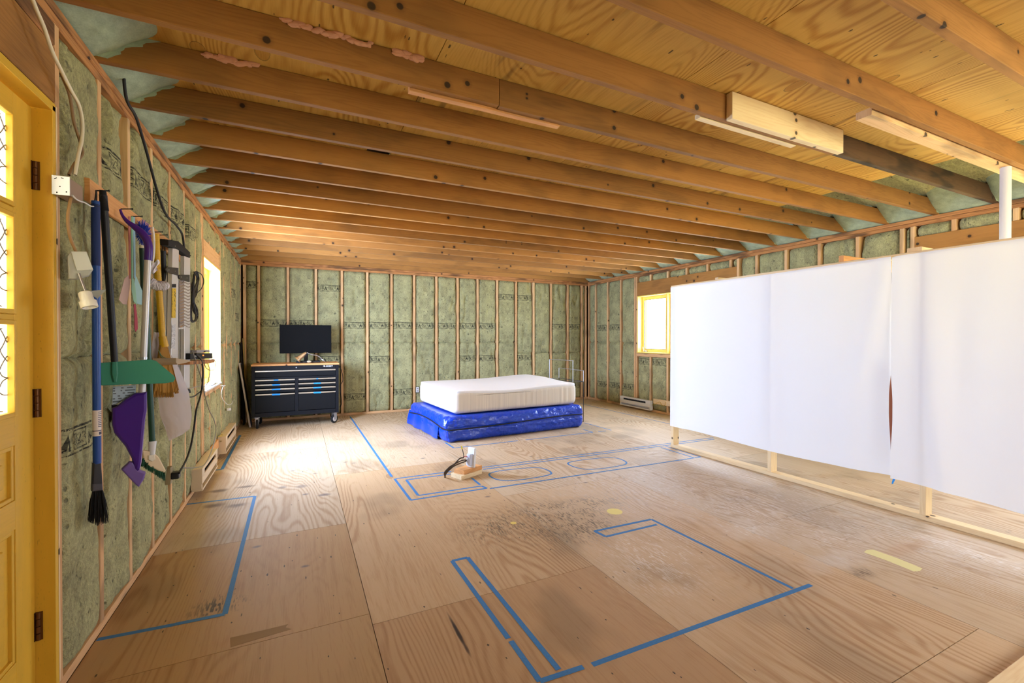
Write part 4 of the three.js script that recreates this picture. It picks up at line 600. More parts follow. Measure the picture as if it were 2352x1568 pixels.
// ------------------------------------------------------------------ outlets, heaters
{
  const c = onZ(958.5, 894.5, 0.0), t = thing('wall_outlet', 'white outlet box on a back wall stud behind the bed', 'outlet');
  part(t, 'box', box(c.x - 0.035, c.x + 0.035, c.y - 0.055, c.y + 0.055, 0.001, 0.012, 0.003), M.blackMatte); part(t, 'receptacle', merge([box(c.x - 0.026, c.x + 0.026, c.y - 0.048, c.y + 0.048, 0.012, 0.02, 0.003)]), M.white); part(t, 'socket_face', merge([box(c.x - 0.014, c.x + 0.014, c.y + 0.008, c.y + 0.034, 0.0195, 0.0225, 0.002), box(c.x - 0.014, c.x + 0.014, c.y - 0.034, c.y - 0.008, 0.0195, 0.0225, 0.002)]), std({ color: 0x9a9aa0 }));
}
function heater(label, side, a0, a1, y0, y1, dp, mat, group) {                // a0 near end, a1 far end along the wall
  const t = thing('baseboard_heater', label, 'heater'), X = (d) => side ? W - d : d, bx = (d0, d1, l, h, s, e, r = 0.002) => side ? box(W - d1, W - d0, l, h, s, e, r) : box(d0, d1, l, h, s, e, r), H = y1 - y0, s = Math.min(a0, a1), e = Math.max(a0, a1);
  part(t, 'housing', merge([bx(0.004, 0.012, y0, y1, s, e), bx(0.004, dp - 0.01, y1 - 0.012, y1, s, e), bx(0.004, dp, y0, y0 + 0.018, s, e), bx(0.012, dp - 0.006, y0 + 0.018, y1 - 0.012, s, s + 0.03), bx(0.012, dp - 0.006, y0 + 0.018, y1 - 0.012, e - 0.03, e)]), mat);
  part(t, 'front_cover', merge([bx(dp - 0.012, dp - 0.002, y0 + H * 0.30, y0 + H * 0.66, s + 0.001, e - 0.001), bx(dp - 0.012, dp - 0.002, y0 + H * 0.86, y1 - 0.0, s + 0.001, e - 0.001), bx(dp - 0.012, dp - 0.002, y0 + H * 0.62, y0 + H * 0.88, s + 0.001, s + (e - s) * 0.12), bx(dp - 0.012, dp - 0.002, y0 + H * 0.62, y0 + H * 0.88, e - (e - s) * 0.14, e - 0.001)]), mat);
  const fins = []; for (let k = 0; k < 16; k++) { const z = mix(s + 0.09, e - 0.1, k / 15); fins.push(bx(0.016, dp - 0.02, y0 + H * 0.3, y0 + H * 0.8, z, z + 0.002, 0)); } part(t, 'heating_fins', merge(fins), M.darkSteel);
  return t;
}
heater('beige baseboard heater with a cable draped over it', 0, 3.62, 2.86, 0.055, 0.235, 0.085, M.beige);
heater('beige baseboard heater nearest the leaning panels', 0, 2.3, 1.42, 0.05, 0.24, 0.085, M.beige);
heater('white baseboard heater under the yellow casement window', 1, 1.97, 1.16, 0.03, 0.2, 0.07, M.white);
{
  const b = single('ledger_board', 'pale horizontal board on studs beside the white heater', 'board', stickGeo(W - 0.02, W - 0.001, 0.155, 0.245, 2.0, 3.4, 2), M.pine);
  single('ledger_board', 'pale horizontal board between the two beige heaters', 'board', stickGeo(0.001, 0.02, 0.13, 0.22, 2.32, 3.3, 2), M.rail);
  const yl = std({ color: 0xd8b638, roughness: 0.5 }), o = (px, py, d) => onX(px, py, W - d);
  single('yellow_wire', 'yellow wire loop hanging over the pale board by the window', 'wire', tube([o(1492, 930, 0.03), o(1497, 930, 0.03), o(1504, 928, 0.03), o(1516, 923, 0.03), o(1520, 931, 0.03), o(1527, 930, 0.03), o(1528, 922, 0.03)], 0.003, 50), yl);
  const l = (px, py, d = 0.04) => onX(px, py, d);
  single('yellow_wire', 'yellow wire ends curling at the farther beige heater', 'wire', merge([tube([l(508, 997), l(513, 999), l(518, 1004), l(521, 1004)], 0.004, 30), tube([l(501, 1002), l(509, 1001), l(516, 1003), l(510, 1012), l(507, 1013)], 0.004, 30)]), yl);
  const t = thing('wall_outlet', 'outlet with a black plug beside the scrub brush', 'outlet'), c = l(390, 1091, 0.02);
  part(t, 'box', box(0.001, 0.03, c.y - 0.055, c.y + 0.055, c.z - 0.03, c.z + 0.03, 0.003), std({ color: 0x9a8a66, roughness: 0.6 })); part(t, 'plug', box(0.03, 0.075, c.y - 0.025, c.y + 0.02, c.z - 0.03, c.z + 0.03, 0.008), M.black);
}

// ------------------------------------------------------------------ tools hung on the left wall
const lx = (px, py, x) => onX(px, py, x);
// an upright plane through a point of the left wall's neighbourhood, turned a radians from across the room towards the wall's own direction
function plane(px, py, x, a) {
  const A = onX(px, py, x), h = V(Math.cos(a), 0, -Math.sin(a)), n = V(Math.sin(a), 0, Math.cos(a));
  const at = (u, v, off = 0) => { const d = ray(u, v), o = A.clone().addScaledVector(n, off); return EYE.clone().addScaledVector(d, o.sub(EYE).dot(n) / d.dot(n)); };
  at.slab = (pts, o0, o1, bevel = 0.002) => {
    const s = new THREE.Shape(pts.map(([u, v]) => { const p = at(u, v, o1).sub(A); return new THREE.Vector2(p.dot(h), p.y); }));
    const g = new THREE.ExtrudeGeometry(s, { depth: Math.max(1e-4, o1 - o0 - 2 * bevel), bevelEnabled: bevel > 0, bevelThickness: bevel, bevelSize: bevel, bevelOffset: -bevel, bevelSegments: 2, curveSegments: 8 });
    g.translate(0, 0, o0 + bevel); g.applyMatrix4(new THREE.Matrix4().makeBasis(h, V(0, 1, 0), n).setPosition(A)); return g;
  };
  at.n = n; at.h = h; return at;
}
const strands = (n, seed, fn, r) => { const q = rng(seed), gs = []; for (let i = 0; i < n; i++) { const [a, b] = fn(i / (n - 1), q); const m = a.clone().lerp(b, 0.5).add(V((q() - 0.5) * 0.006, 0, (q() - 0.5) * 0.006)); gs.push(cyl(a, m, r, r, 5), cyl(m, b, r, r * 0.5, 5)); } return merge(gs); };
{
  const a = lx(195, 405, 0.02), b = lx(196, 462, 0.02);
  const t = thing('tool_rail', 'orange pine board with nails that carries the hanging tools', 'tool rack');
  stick(t, 'board', M.rail, 0.013, 0.032, 1.852, 1.945, 3.98, 5.61, 2);
  for (const [px, py] of [[220, 438], [278, 480], [302, 497], [352, 533], [364, 540], [376, 552], [386, 563], [422, 588]]) { const p = lx(px, py, 0.033); part(t, 'nail', merge([cyl(V(0.03, p.y, p.z), V(0.075, p.y + 0.006, p.z), 0.0025, 0.0025, 8), cyl(V(0.075, p.y + 0.006, p.z), V(0.077, p.y + 0.006, p.z), 0.005, 0.005, 8)]), M.blackMatte); }
}
{ // blue broom
  const X = 0.062, t = thing('broom', 'long-handled blue broom with black bristles beside the door', 'broom'), top = lx(219.5, 462, X), bot = lx(223, 1064, X), r = 7.6 * perPx(bot.clone().lerp(top, 0.5)), at = (y) => bot.clone().lerp(top, (1064 - y) / 602), Q = plane(223, 1064, X, 0.5);
  const blue = std({ color: 0x16489a, roughness: 0.4 });
  part(t, 'handle', cyl(bot, top, r, r, 20), blue); part(t, 'grip', cyl(at(610), at(470), r * 1.06, r * 1.06, 20), std({ color: 0x0e2a66, roughness: 0.7 })); part(t, 'end_cap', cyl(at(475), at(462), r * 1.08, r * 0.9, 20), M.black);
  part(t, 'hanging_loop', tube([at(466).add(V(0, 0, -0.009)), lx(222, 445, 0.06), lx(221, 437, 0.06), lx(220, 445, 0.06), at(466).add(V(0, 0, 0.009))], 0.0022, 30, false, 6), M.black);
  part(t, 'paper_label', cyl(at(1000), at(941), r * 1.02, r * 1.02, 20), std({ map: canvasTex(64, 128, (g) => { g.fillStyle = '#e6dcd4'; g.fillRect(0, 0, 64, 128); g.fillStyle = '#3a3a58'; for (let i = 0; i < 9; i++) g.fillRect(6, 8 + i * 9, 20 + (i * 17) % 34, 3); g.fillRect(0, 100, 64, 4); g.fillRect(8, 108, 18, 14); }), roughness: 0.6 }));
  part(t, 'ferrule', Q.slab([[214, 1064], [233, 1063], [237, 1122], [232, 1127], [216, 1128], [211, 1122]], -0.012, 0.012, 0.005), std({ color: 0x26262c, roughness: 0.5 })); part(t, 'ferrule_cap', Q.slab([[212, 1112], [236, 1110], [237, 1126], [212, 1129]], -0.014, 0.014, 0.004), std({ color: 0x4c4a52, roughness: 0.6 }));
  part(t, 'bristles', strands(230, 4, (u, q) => { const px = 213 + 22 * q(), d = (q() - 0.5) * 0.018, s = (px - 224.5) / 11; return [Q(px, 1122, d), Q(226 + s * 23 + (q() - 0.5) * 5, 1188 + 20 * q() - Math.abs(s) * 8, d + (q() - 0.5) * 0.03)]; }, 0.0012), M.blackMatte);
}
{ // upright dustpan on a black pole
  const X = 0.07, t = thing('upright_dustpan', 'green upright dustpan hanging on a long black pole', 'dustpan'), Q = plane(231, 836, 0.035, 0.32), top = lx(237, 448, X), bot = Q(263, 830, 0.012), r = 7.6 * perPx(top);
  part(t, 'pole', cyl(bot, top, r * 0.9, r, 18), M.black); part(t, 'top_cap', cyl(top.clone().lerp(bot, 0.09), lx(236, 437, X), r * 1.12, r * 0.8, 18), M.blackMatte);
  const G = std({ color: 0x43967c, roughness: 0.25 }), out = [[231, 833], [345, 825.5], [358, 828], [399, 862], [403, 869], [398, 876], [380, 879], [233, 884]];
  part(t, 'pan', merge([Q.slab(out, -0.003, 0.003, 0.001), Q.slab([[231, 881], [380, 877], [398, 873], [402, 871], [398, 877], [380, 880], [233, 885]], -0.08, 0, 0.001), Q.slab([[231, 834], [235, 834], [237, 884], [233, 884]], -0.08, 0, 0.001), Q.slab([[240, 840], [345, 833], [358, 835], [390, 862], [380, 876], [240, 880]], -0.083, -0.08, 0.001)]), G);
  part(t, 'pole_socket', Q.slab([[257, 829], [270, 828], [272, 858], [269, 878], [262, 878], [257, 858]], 0.002, 0.016, 0.005), G); part(t, 'rear_bar', Q.slab([[207, 835], [232, 834], [232, 858], [209, 858]], -0.03, -0.004, 0.003), M.black);
}
{ // fly swatters
  const sw = (label, hx, h0, h1, blade, col, X) => { const t = thing('fly_swatter', label, 'fly swatter'), Q = plane(hx[0], h0, X, 0.7), m = std({ color: col, roughness: 0.5 }); part(t, 'handle', Q.slab([[hx[0] - 2.6, h0], [hx[0] + 2.4, h0], [hx[1] + 2, h1 + 6], [hx[1] - 2, h1 + 6]], -0.002, 0.002, 0.0008), m); part(t, 'blade', Q.slab(blade, -0.001, 0.001, 0.0003), std({ color: blade.c || col, roughness: 0.5 })); };
  const b1 = [[297, 630], [300, 640], [298, 665], [291, 699], [282, 698], [273, 688], [286, 640]]; b1.c = 0xd8b8ae; sw('red-handled fly swatter with a pale pink blade', [297, 299], 497, 634, b1, 0xc87a70, 0.055);
  const b2 = [[303, 636], [307, 640], [311, 660], [315, 700], [307, 692], [302, 665]]; b2.c = 0x9fd0b4; sw('mint green fly swatter between two other swatters', [304, 304], 497, 634, b2, 0x8fc7a8, 0.06);
  const b3 = [[310, 634], [314, 636], [327, 668], [326, 700], [315, 697], [308, 665]]; b3.c = 0xa6cfd4; sw('pale blue fly swatter hanging next to the dark brush', [308, 310], 498, 632, b3, 0x9cc4de, 0.065);
  single('red_paddle', 'small dusty red paddle below the fly swatters', 'paddle', plane(307, 699, 0.05, 0.7).slab([[307, 699], [312, 698], [316, 730], [317, 755], [312, 762], [309, 755], [309, 728]], -0.002, 0.002, 0.0008), std({ color: 0xb8485a, roughness: 0.6 }));
}
{ // purple dustpan on an aluminium pole
  const P = std({ color: 0x4a1f8c, roughness: 0.3 }), t = thing('purple_dustpan', 'purple long-handled dustpan with curved grip on aluminium pole', 'dustpan'), Q = plane(276, 481, 0.05, 0.3);
  const pts = [[276, 481], [281, 494], [292, 508], [308, 520], [324, 533], [336, 549], [341, 566], [340, 598]].map(([a, b]) => Q(a, b)), c = new THREE.CatmullRomCurve3(pts, false, 'centripetal'), g = new THREE.TubeGeometry(c, 60, 1, 14, false), ps = g.attributes.position, nn = g.attributes.normal, k = perPx(pts[4]);
  for (let i = 0; i <= 60; i++) { const u = i / 60, rad = k * mix(2.4, 8.2, sm(0, 0.55, u)), p = c.getPointAt(u); for (let j = 0; j <= 14; j++) { const q = i * 15 + j; ps.setXYZ(q, p.x + nn.getX(q) * rad, p.y + nn.getY(q) * rad, p.z + nn.getZ(q) * rad); } } g.computeVertexNormals();
  part(t, 'grip', g, P); const a = Q(339.5, 596), b = Q(326, 905), r = 6.6 * k; part(t, 'pole', cyl(b, a, r, r, 18), M.alu);
  const q = (u) => b.clone().lerp(a, u); part(t, 'pole_collar', cyl(q(0.26), q(0.275), r * 1.1, r * 1.1, 18), M.steel);
  part(t, 'pan', Q.slab([[338, 900], [338, 942], [334, 965], [326, 1060], [322, 1079], [316, 1084], [309, 1078], [303, 1054], [288, 1026], [262, 994], [257, 975], [257, 938], [268, 934], [288, 917], [312, 903]], -0.02, 0.024, 0.012), P);
  part(t, 'sticker', Q.slab([[259, 888], [312, 883], [312, 903], [284, 919], [262, 930], [258, 930]], -0.016, -0.012, 0.001), std({ map: dataTex(64, 64, (x, y, o) => { const d = (y % 7 < 3 && vn(x * 0.2, Math.floor(y / 7)) > 0.4) ? 0.55 : 1; o[0] = 196 * d; o[1] = 214 * d; o[2] = 226 * d; }, { repeat: [9, 9] }), roughness: 0.5 }), 'pale printed label');
  part(t, 'back_plate', Q.slab([[256, 930], [300, 928], [300, 960], [257, 970]], -0.034, -0.021, 0.003), std({ color: 0x2c2340, roughness: 0.6 }));
  part(t, 'squeegee_foot', Q.slab([[279, 1079], [298, 1061], [305, 1062], [318, 1080], [335, 1086], [331, 1100], [319, 1119], [311, 1113]], -0.02, 0.02, 0.006), std({ color: 0x7a5fae, roughness: 0.5 }));
}
{ // round blue brush, scrub brush
  const X = 0.06, c = lx(329, 535, X), k = perPx(c), t = thing('bottle_brush', 'round blue bristle brush hung bristles up on dark green stick', 'brush'), q = rng(9), gs = [];
  for (let i = 0; i < 420; i++) { const th = q() * 6.283, ph = Math.acos(2 * q() - 1), d = V(Math.sin(ph) * Math.cos(th) * 0.6, Math.cos(ph) * 1.25, Math.sin(ph) * Math.sin(th)); gs.push(cyl(c.clone().addScaledVector(d, 4 * k), c.clone().addScaledVector(d, (21 + 5 * q()) * k), 0.0012, 0.0007, 4)); }
  part(t, 'bristles', merge(gs), std({ color: 0x1436b8, roughness: 0.6 })); part(t, 'core', new THREE.SphereGeometry(15 * k, 16, 12).scale(0.6, 1.25, 1).translate(c.x, c.y, c.z), std({ color: 0x0e2a90, roughness: 0.8 }));
  part(t, 'collar', cyl(lx(327, 570, X), lx(327, 564, X), 5.5 * k, 5.5 * k), M.cream); part(t, 'stick', cyl(lx(331, 700, X), lx(327, 570, X), 6 * k, 6 * k), std({ color: 0x1c3a2c, roughness: 0.5 }));
}
{
  const Q = plane(336, 706, 0.075, 0.6), t = thing('scrub_brush', 'beige deck scrub brush with green bristles on a green pole', 'scrub brush'), a = Q(336, 706), b = Q(349.5, 1016), k = perPx(b);
  part(t, 'pole', cyl(b, a, 6 * k, 5.6 * k, 16), std({ color: 0x1d4a34, roughness: 0.4 })); part(t, 'socket', cyl(Q(349, 1046, 0.006), Q(350, 1013), 5.6 * k, 8 * k, 16), M.white); part(t, 'clamp', Q.slab([[341, 1046], [356, 1043], [358, 1055], [350, 1060], [341, 1056]], -0.006, 0.02, 0.004), M.cream);
  part(t, 'head', Q.slab([[327, 1034], [333, 1034], [352, 1037], [366, 1050], [382, 1080], [379, 1086], [366, 1082], [345, 1072], [330, 1056]], -0.018, 0.012, 0.006), std({ color: 0xe6cfa6, roughness: 0.5 }));
  part(t, 'bristles', strands(240, 12, (u, q) => { const s = q(), px = mix(328, 378, s), py = mix(1050, 1084, s), d = (q() - 0.5) * 0.022; return [Q(px, py, d), Q(px - 5 + 7 * s, py + mix(16, 17, s) + q() * 5, d + (q() - 0.5) * 0.008)]; }, 0.0014), std({ color: 0x1f5a3c, roughness: 0.7 }));
}
{ // white duster
  const X = 0, Q = plane(350, 521, 0.045, 0.4), t = thing('feather_duster', 'white fluffy duster hanging behind the purple pole', 'duster'), k = perPx(Q(365, 655, X));
  part(t, 'handle', tube([Q(350, 521, X), Q(353, 545, X), Q(353, 580, X), Q(350, 604, X)], 2.6 * k, 24), M.white); part(t, 'rag_tip', gridGeo(12, 10, (s, u) => { const p = Q(mix(346, 364, s) + 3 * Math.sin(u * 6), mix(600, 625, u) + 4 * Math.sin(s * 5), X + 0.008 * Math.sin(s * 9 + u * 4)); return [p.x, p.y, p.z]; }), std({ color: 0xe8e2ea, roughness: 0.9, side: THREE.DoubleSide }));
  const body = new THREE.CatmullRomCurve3([Q(344, 646, X), Q(358, 655, X), Q(374, 656, X), Q(389, 654, X)]), g = new THREE.TubeGeometry(body, 60, 10.5 * k, 22, false), ps = g.attributes.position; for (let i = 0; i < ps.count; i++) { const c = body.getPointAt(Math.floor(i / 23) / 60), e = Math.floor(i / 23) / 60, sc = (0.82 + 0.36 * vn(i * 1.7, 3)) * Math.sqrt(1 - Math.pow(Math.max(0, e - 0.7) / 0.3, 2) * 0.95); ps.setXYZ(i, c.x + (ps.getX(i) - c.x) * sc, c.y + (ps.getY(i) - c.y) * sc, c.z + (ps.getZ(i) - c.z) * sc); } g.computeVertexNormals(); part(t, 'fluff', g, std({ color: 0xe6dfe6, roughness: 1 }));
}
{ // corn broom
  const X = 0, Q = plane(358, 537, 0.055, 0.75), t = thing('corn_broom', 'corn broom with ribbed yellow handle and straw head', 'broom'), pts = [[358, 537], [363, 640], [369, 720], [373, 780]].map(([a, b]) => Q(a, b, X)), k = perPx(pts[1]);
  const c = new THREE.CatmullRomCurve3(pts), g = new THREE.TubeGeometry(c, 150, 6.6 * k, 14, false), ps = g.attributes.position; for (let i = 0; i < ps.count; i++) { const row = Math.floor(i / 15), p = c.getPointAt(row / 150), s = (row % 3 ? 1 : 0.93) * (row > 138 ? 0.9 : 1); ps.setXYZ(i, p.x + (ps.getX(i) - p.x) * s, p.y + (ps.getY(i) - p.y) * s, p.z + (ps.getZ(i) - p.z) * s); } g.computeVertexNormals();
  const Y = std({ color: 0xd9a80c, roughness: 0.45 }); part(t, 'handle', g, Y); part(t, 'sleeve', cyl(Q(377, 796, X), Q(373, 772, X), 9 * k, 7.5 * k, 16), Y);
  const straw = std({ color: 0xb07f32, roughness: 0.85 }); part(t, 'straw', strands(260, 21, (u, q) => { const s = q() * 2 - 1, d = X + (q() - 0.5) * 0.034; return [Q(377 + s * 8, 792 + Math.abs(s) * 6, X + (q() - 0.5) * 0.02), Q(381 + s * 30, 905 + 8 * q() - (s > 0.6 ? 10 * s : 0), d)]; }, 0.0024), straw); part(t, 'straw_core', Q.slab([[370, 792], [386, 792], [404, 880], [408, 900], [382, 904], [356, 898], [358, 870]], -0.012, 0.012, 0.008), straw);
  part(t, 'stitching', merge([tube([Q(364, 803, X + 0.020), Q(370, 815, X + 0.021), Q(380, 822, X + 0.021), Q(390, 824, X + 0.020)], 0.0016, 20), tube([Q(367, 813, X + 0.020), Q(374, 824, X + 0.021), Q(384, 829, X + 0.020)], 0.0016, 20)]), std({ color: 0x5a8a60 }));
}
{ // black stick with a string loop
  const X = 0.05, t = thing('black_stick', 'dark stick hung by a string loop between yellow broom and ladder', 'stick'), k = perPx(lx(376, 600, X));
  part(t, 'shaft', cyl(lx(381, 760, X), lx(375, 576, X), 4.6 * k, 4.8 * k), M.black); part(t, 'loop', tube([lx(372, 578, X), lx(375, 556, X), lx(377, 549, X), lx(379, 556, X), lx(378, 578, X)], 0.0018, 24, false, 6), M.black);
}
{ // folded step ladder
  const t = thing('step_ladder', 'folded aluminium step ladder with black hinges and top cap', 'step ladder'), X = 0.09;
  const rail = (l, x0, x1, n = 'rail') => part(t, n, slabX(l, x0, x1, 0.0025), M.alu);
  rail([[397, 570], [411, 572], [408, 900], [392, 900]], X - 0.02, X + 0.004); rail([[424, 588], [437, 592], [436, 896], [424, 890]], X - 0.02, X + 0.004);
  rail([[384, 624], [391, 625], [388, 860], [380, 860]], X - 0.045, X - 0.024, 'rear_rail'); rail([[413, 650], [419, 650], [420, 850], [413, 850]], X - 0.045, X - 0.024, 'rear_rail');
  part(t, 'top_cap', slabX([[387, 550], [411, 554], [437, 579], [437, 592], [411, 573], [387, 564]], X - 0.03, X + 0.012, 0.004), M.blackMatte);
  const hg = (l) => part(t, 'hinge', slabX(l, X + 0.005, X + 0.012, 0.002), M.black);
  hg([[381, 617], [384, 613], [410, 615], [410, 633], [384, 624]]); hg([[411, 635], [413, 631], [436, 631], [436, 648], [413, 641]]);
  part(t, 'rivet', merge([[387, 619.5], [402, 622.5], [416, 636], [429, 638], [402, 565]].map(([a, b]) => { const p = lx(a, b, X + 0.012); return cyl(p, p.clone().add(V(0.003, 0, 0)), 0.0035, 0.003, 10); })), M.steel);
  const tread = gridGeo(24, 90, (s, u) => { const p = lx(mix(411.5, 436.5, s), mix(753, 644, u) + 2.5 * Math.sin(s * 3.1) * (u < 0.1 ? -1 : 0), X + 0.003 + 0.0035 * Math.sin(u * 95 + 1.5 * Math.sin(s * 9.4))); return [p.x, p.y, p.z]; }); part(t, 'tread', tread, std({ color: 0x9c8f86, metalness: 0.5, roughness: 0.45, side: THREE.DoubleSide })); part(t, 'tread_back', slabX([[411, 644], [437, 644], [437, 754], [411, 756]], X - 0.02, X - 0.002, 0.002), M.alu);
  part(t, 'warning_label', slabX([[395.5, 662], [404.5, 662], [403.5, 730], [394.5, 730]], X + 0.0042, X + 0.0048, 0), std({ map: dataTex(32, 128, (x, y, o) => { const k = vn(x * 0.35, y * 0.25) > 0.62 && x > 8 && x < 24 ? 0.25 : 1; o[0] = 222 * k; o[1] = 182 * k; o[2] = 22 * k; }, { repeat: [12, 4] }), roughness: 0.5 }), 'yellow warning label');
  part(t, 'warning_label', merge([slabX([[396, 652], [404.6, 652], [404.5, 660], [395.6, 660]], X + 0.0042, X + 0.0048, 0)]), M.blackMatte); part(t, 'warning_label', slabX([[394.5, 745], [403.3, 745], [402, 800], [393.5, 800]], X + 0.0042, X + 0.0048, 0), std({ map: dataTex(32, 128, (x, y, o) => { const k = y % 4 < 2 && vn(x * 0.3, y) > 0.4 ? 0.55 : 1; o[0] = o[1] = o[2] = 225 * k; }, { repeat: [12, 4] }) }));
  part(t, 'lower_step', slabX([[405, 822], [430, 826], [441, 829], [428, 833], [408, 837], [405, 832]], X - 0.04, X + 0.07, 0.003), std({ color: 0xb09a7a, roughness: 0.7 })); part(t, 'foot', slabX([[424, 892], [437, 893], [439, 902], [426, 902]], X - 0.02, X + 0.006, 0.003), M.black);
}
{ // coil of black cable
  const t = thing('cable_coil', 'coil of black cable hanging between ladder and window', 'cable'), q = rng(31), X = 0.055;
  for (let i = 0; i < 9; i++) { const j = () => (q() - 0.5) * 10, d = X + (q() - 0.5) * 0.03; part(t, 'loop', tube([lx(450 + j(), 624, d), lx(455 + j() * 0.6, 640, d), lx(448 + j(), 672, d), lx(444 + j() * 0.6, 690, d), lx(449 + j(), 712, d), lx(452 + j() * 0.7, 728, d), lx(442 + j() * 0.6, 737 + j() * 0.4, d), lx(437 + j() * 0.5, 722, d), lx(442 + j() * 0.8, 695, d), lx(441 + j(), 660, d), lx(445 + j() * 0.6, 632, d)], 0.0042, 70, true, 6), M.cable); }
  part(t, 'loose_loop', tube([lx(455, 625, X), lx(464, 632, X), lx(468, 645, X), lx(464, 660, X), lx(450, 675, X)], 0.004, 40, false, 6), M.cable);
}
{ // translucent bag
  const X = 0, Q = plane(352, 800, 0.032, 0.75), o = [[[354, 762], [370, 764]], [[348, 795], [384, 800]], [[352, 850], [412, 846]], [[362, 905], [434, 900]], [[368, 955], [441, 955]], [[380, 985], [436, 985]], [[388, 1012], [418, 998]]];
  const g = (sgn) => gridGeo(24, 48, (s, u) => { const f = u * (o.length - 1), i = Math.min(o.length - 2, Math.floor(f)), w = f - i, a = [mix(o[i][0][0], o[i + 1][0][0], w), mix(o[i][0][1], o[i + 1][0][1], w)], b = [mix(o[i][1][0], o[i + 1][1][0], w), mix(o[i][1][1], o[i + 1][1][1], w)]; const p = Q(mix(a[0], b[0], s), mix(a[1], b[1], s), X + sgn * (0.022 * Math.sin(s * 3.14) * sm(0, 0.5, u) + 0.006 * (fbm(s * 5, u * 9 + sgn, 3) - 0.5))); return [p.x, p.y, p.z]; });
  single('plastic_bag', 'crumpled translucent plastic bag hanging under the corn broom', 'bag', merge([g(1), g(-1)]), phy({ color: 0xece2dc, roughness: 0.5, transmission: 0.68, thickness: 0, side: THREE.DoubleSide }));
}
{ // junction box and lamp holder by the door
  const t = thing('junction_box', 'galvanised junction box with a bright lid beside the door frame', 'junction box'), Q = plane(160, 425, 0.052, 0), x0 = Q(119, 425).x, x1 = Q(160, 425).x, y0 = Q(140, 448).y, y1 = Q(140, 404).y, z = Q(140, 425).z;
  part(t, 'lid', box(x0, x1 + 0.002, y0, y1, z - 0.0005, z + 0.003, 0.001), M.steel); part(t, 'box', box(x0 + 0.003, x1, y0 + 0.002, y1 - 0.002, z - 0.11, z - 0.001, 0.003), std({ color: 0xa89484, metalness: 0.5, roughness: 0.5 }));
  for (const l of [[[124, 409.5], [130, 407], [130.5, 408.8], [124.5, 411]], [[140, 407], [146, 409], [145.7, 410.6], [139.7, 408.6]], [[129, 440], [132, 440], [132, 443], [129, 443]], [[151, 439], [154, 439], [154, 442], [151, 442]], [[136, 427], [139, 427], [139, 429], [136, 429]]]) part(t, 'screw_slot', Q.slab(l, 0.0032, 0.0037, 0), M.blackMatte);
}
{
  const t = thing('lamp_holder', 'grey junction box with a bare white lamp socket on an arm', 'lamp'), gy = std({ color: 0xb4b6ac, roughness: 0.6 }), Q = plane(158, 600, 0.035, 0.35);
  part(t, 'box', Q.slab([[155, 588], [163, 578], [199, 578.5], [214, 619], [205, 632], [176, 640], [157, 640]], -0.05, -0.003, 0.004), gy); part(t, 'box_lid', Q.slab([[163, 577], [199, 577.5], [214, 619], [177, 622]], -0.002, 0.004, 0.0015), std({ color: 0xd2d4ca, roughness: 0.55 }));
  const p0 = Q(181, 628, 0.004), p1 = Q(196, 668, 0.02), s0 = Q(194, 670, 0.02), s1 = Q(206, 706, 0.035), k = perPx(s0), ax = s1.clone().sub(s0).normalize();
  part(t, 'arm', cyl(p0, p1, 2.6 * k, 2.6 * k), M.steel); const L = s0.distanceTo(s1), lat = new THREE.LatheGeometry([[0, 0], [9, 0], [12, 3], [12.5, L / k * 0.55], [15.5, L / k * 0.62], [15.5, L / k], [11.5, L / k], [10.5, L / k * 0.5], [0, L / k * 0.45]].map(([a, b]) => new THREE.Vector2(a * k, b * k)), 28); lat.applyQuaternion(new THREE.Quaternion().setFromUnitVectors(V(0, 1, 0), ax)); lat.translate(s0.x, s0.y, s0.z); part(t, 'socket', lat, std({ color: 0xf0ead8, roughness: 0.35, side: THREE.DoubleSide }));
  part(t, 'shield', Q.slab([[174, 692], [178, 684], [191, 670], [194, 674], [190, 684]], 0.004, 0.006, 0.0005), std({ color: 0x8f9088, roughness: 0.5 })); part(t, 'shield', Q.slab([[206, 668], [244, 665], [224, 686], [212, 678]], 0.004, 0.006, 0.0005), std({ color: 0x9fa09a, roughness: 0.5 }));
}
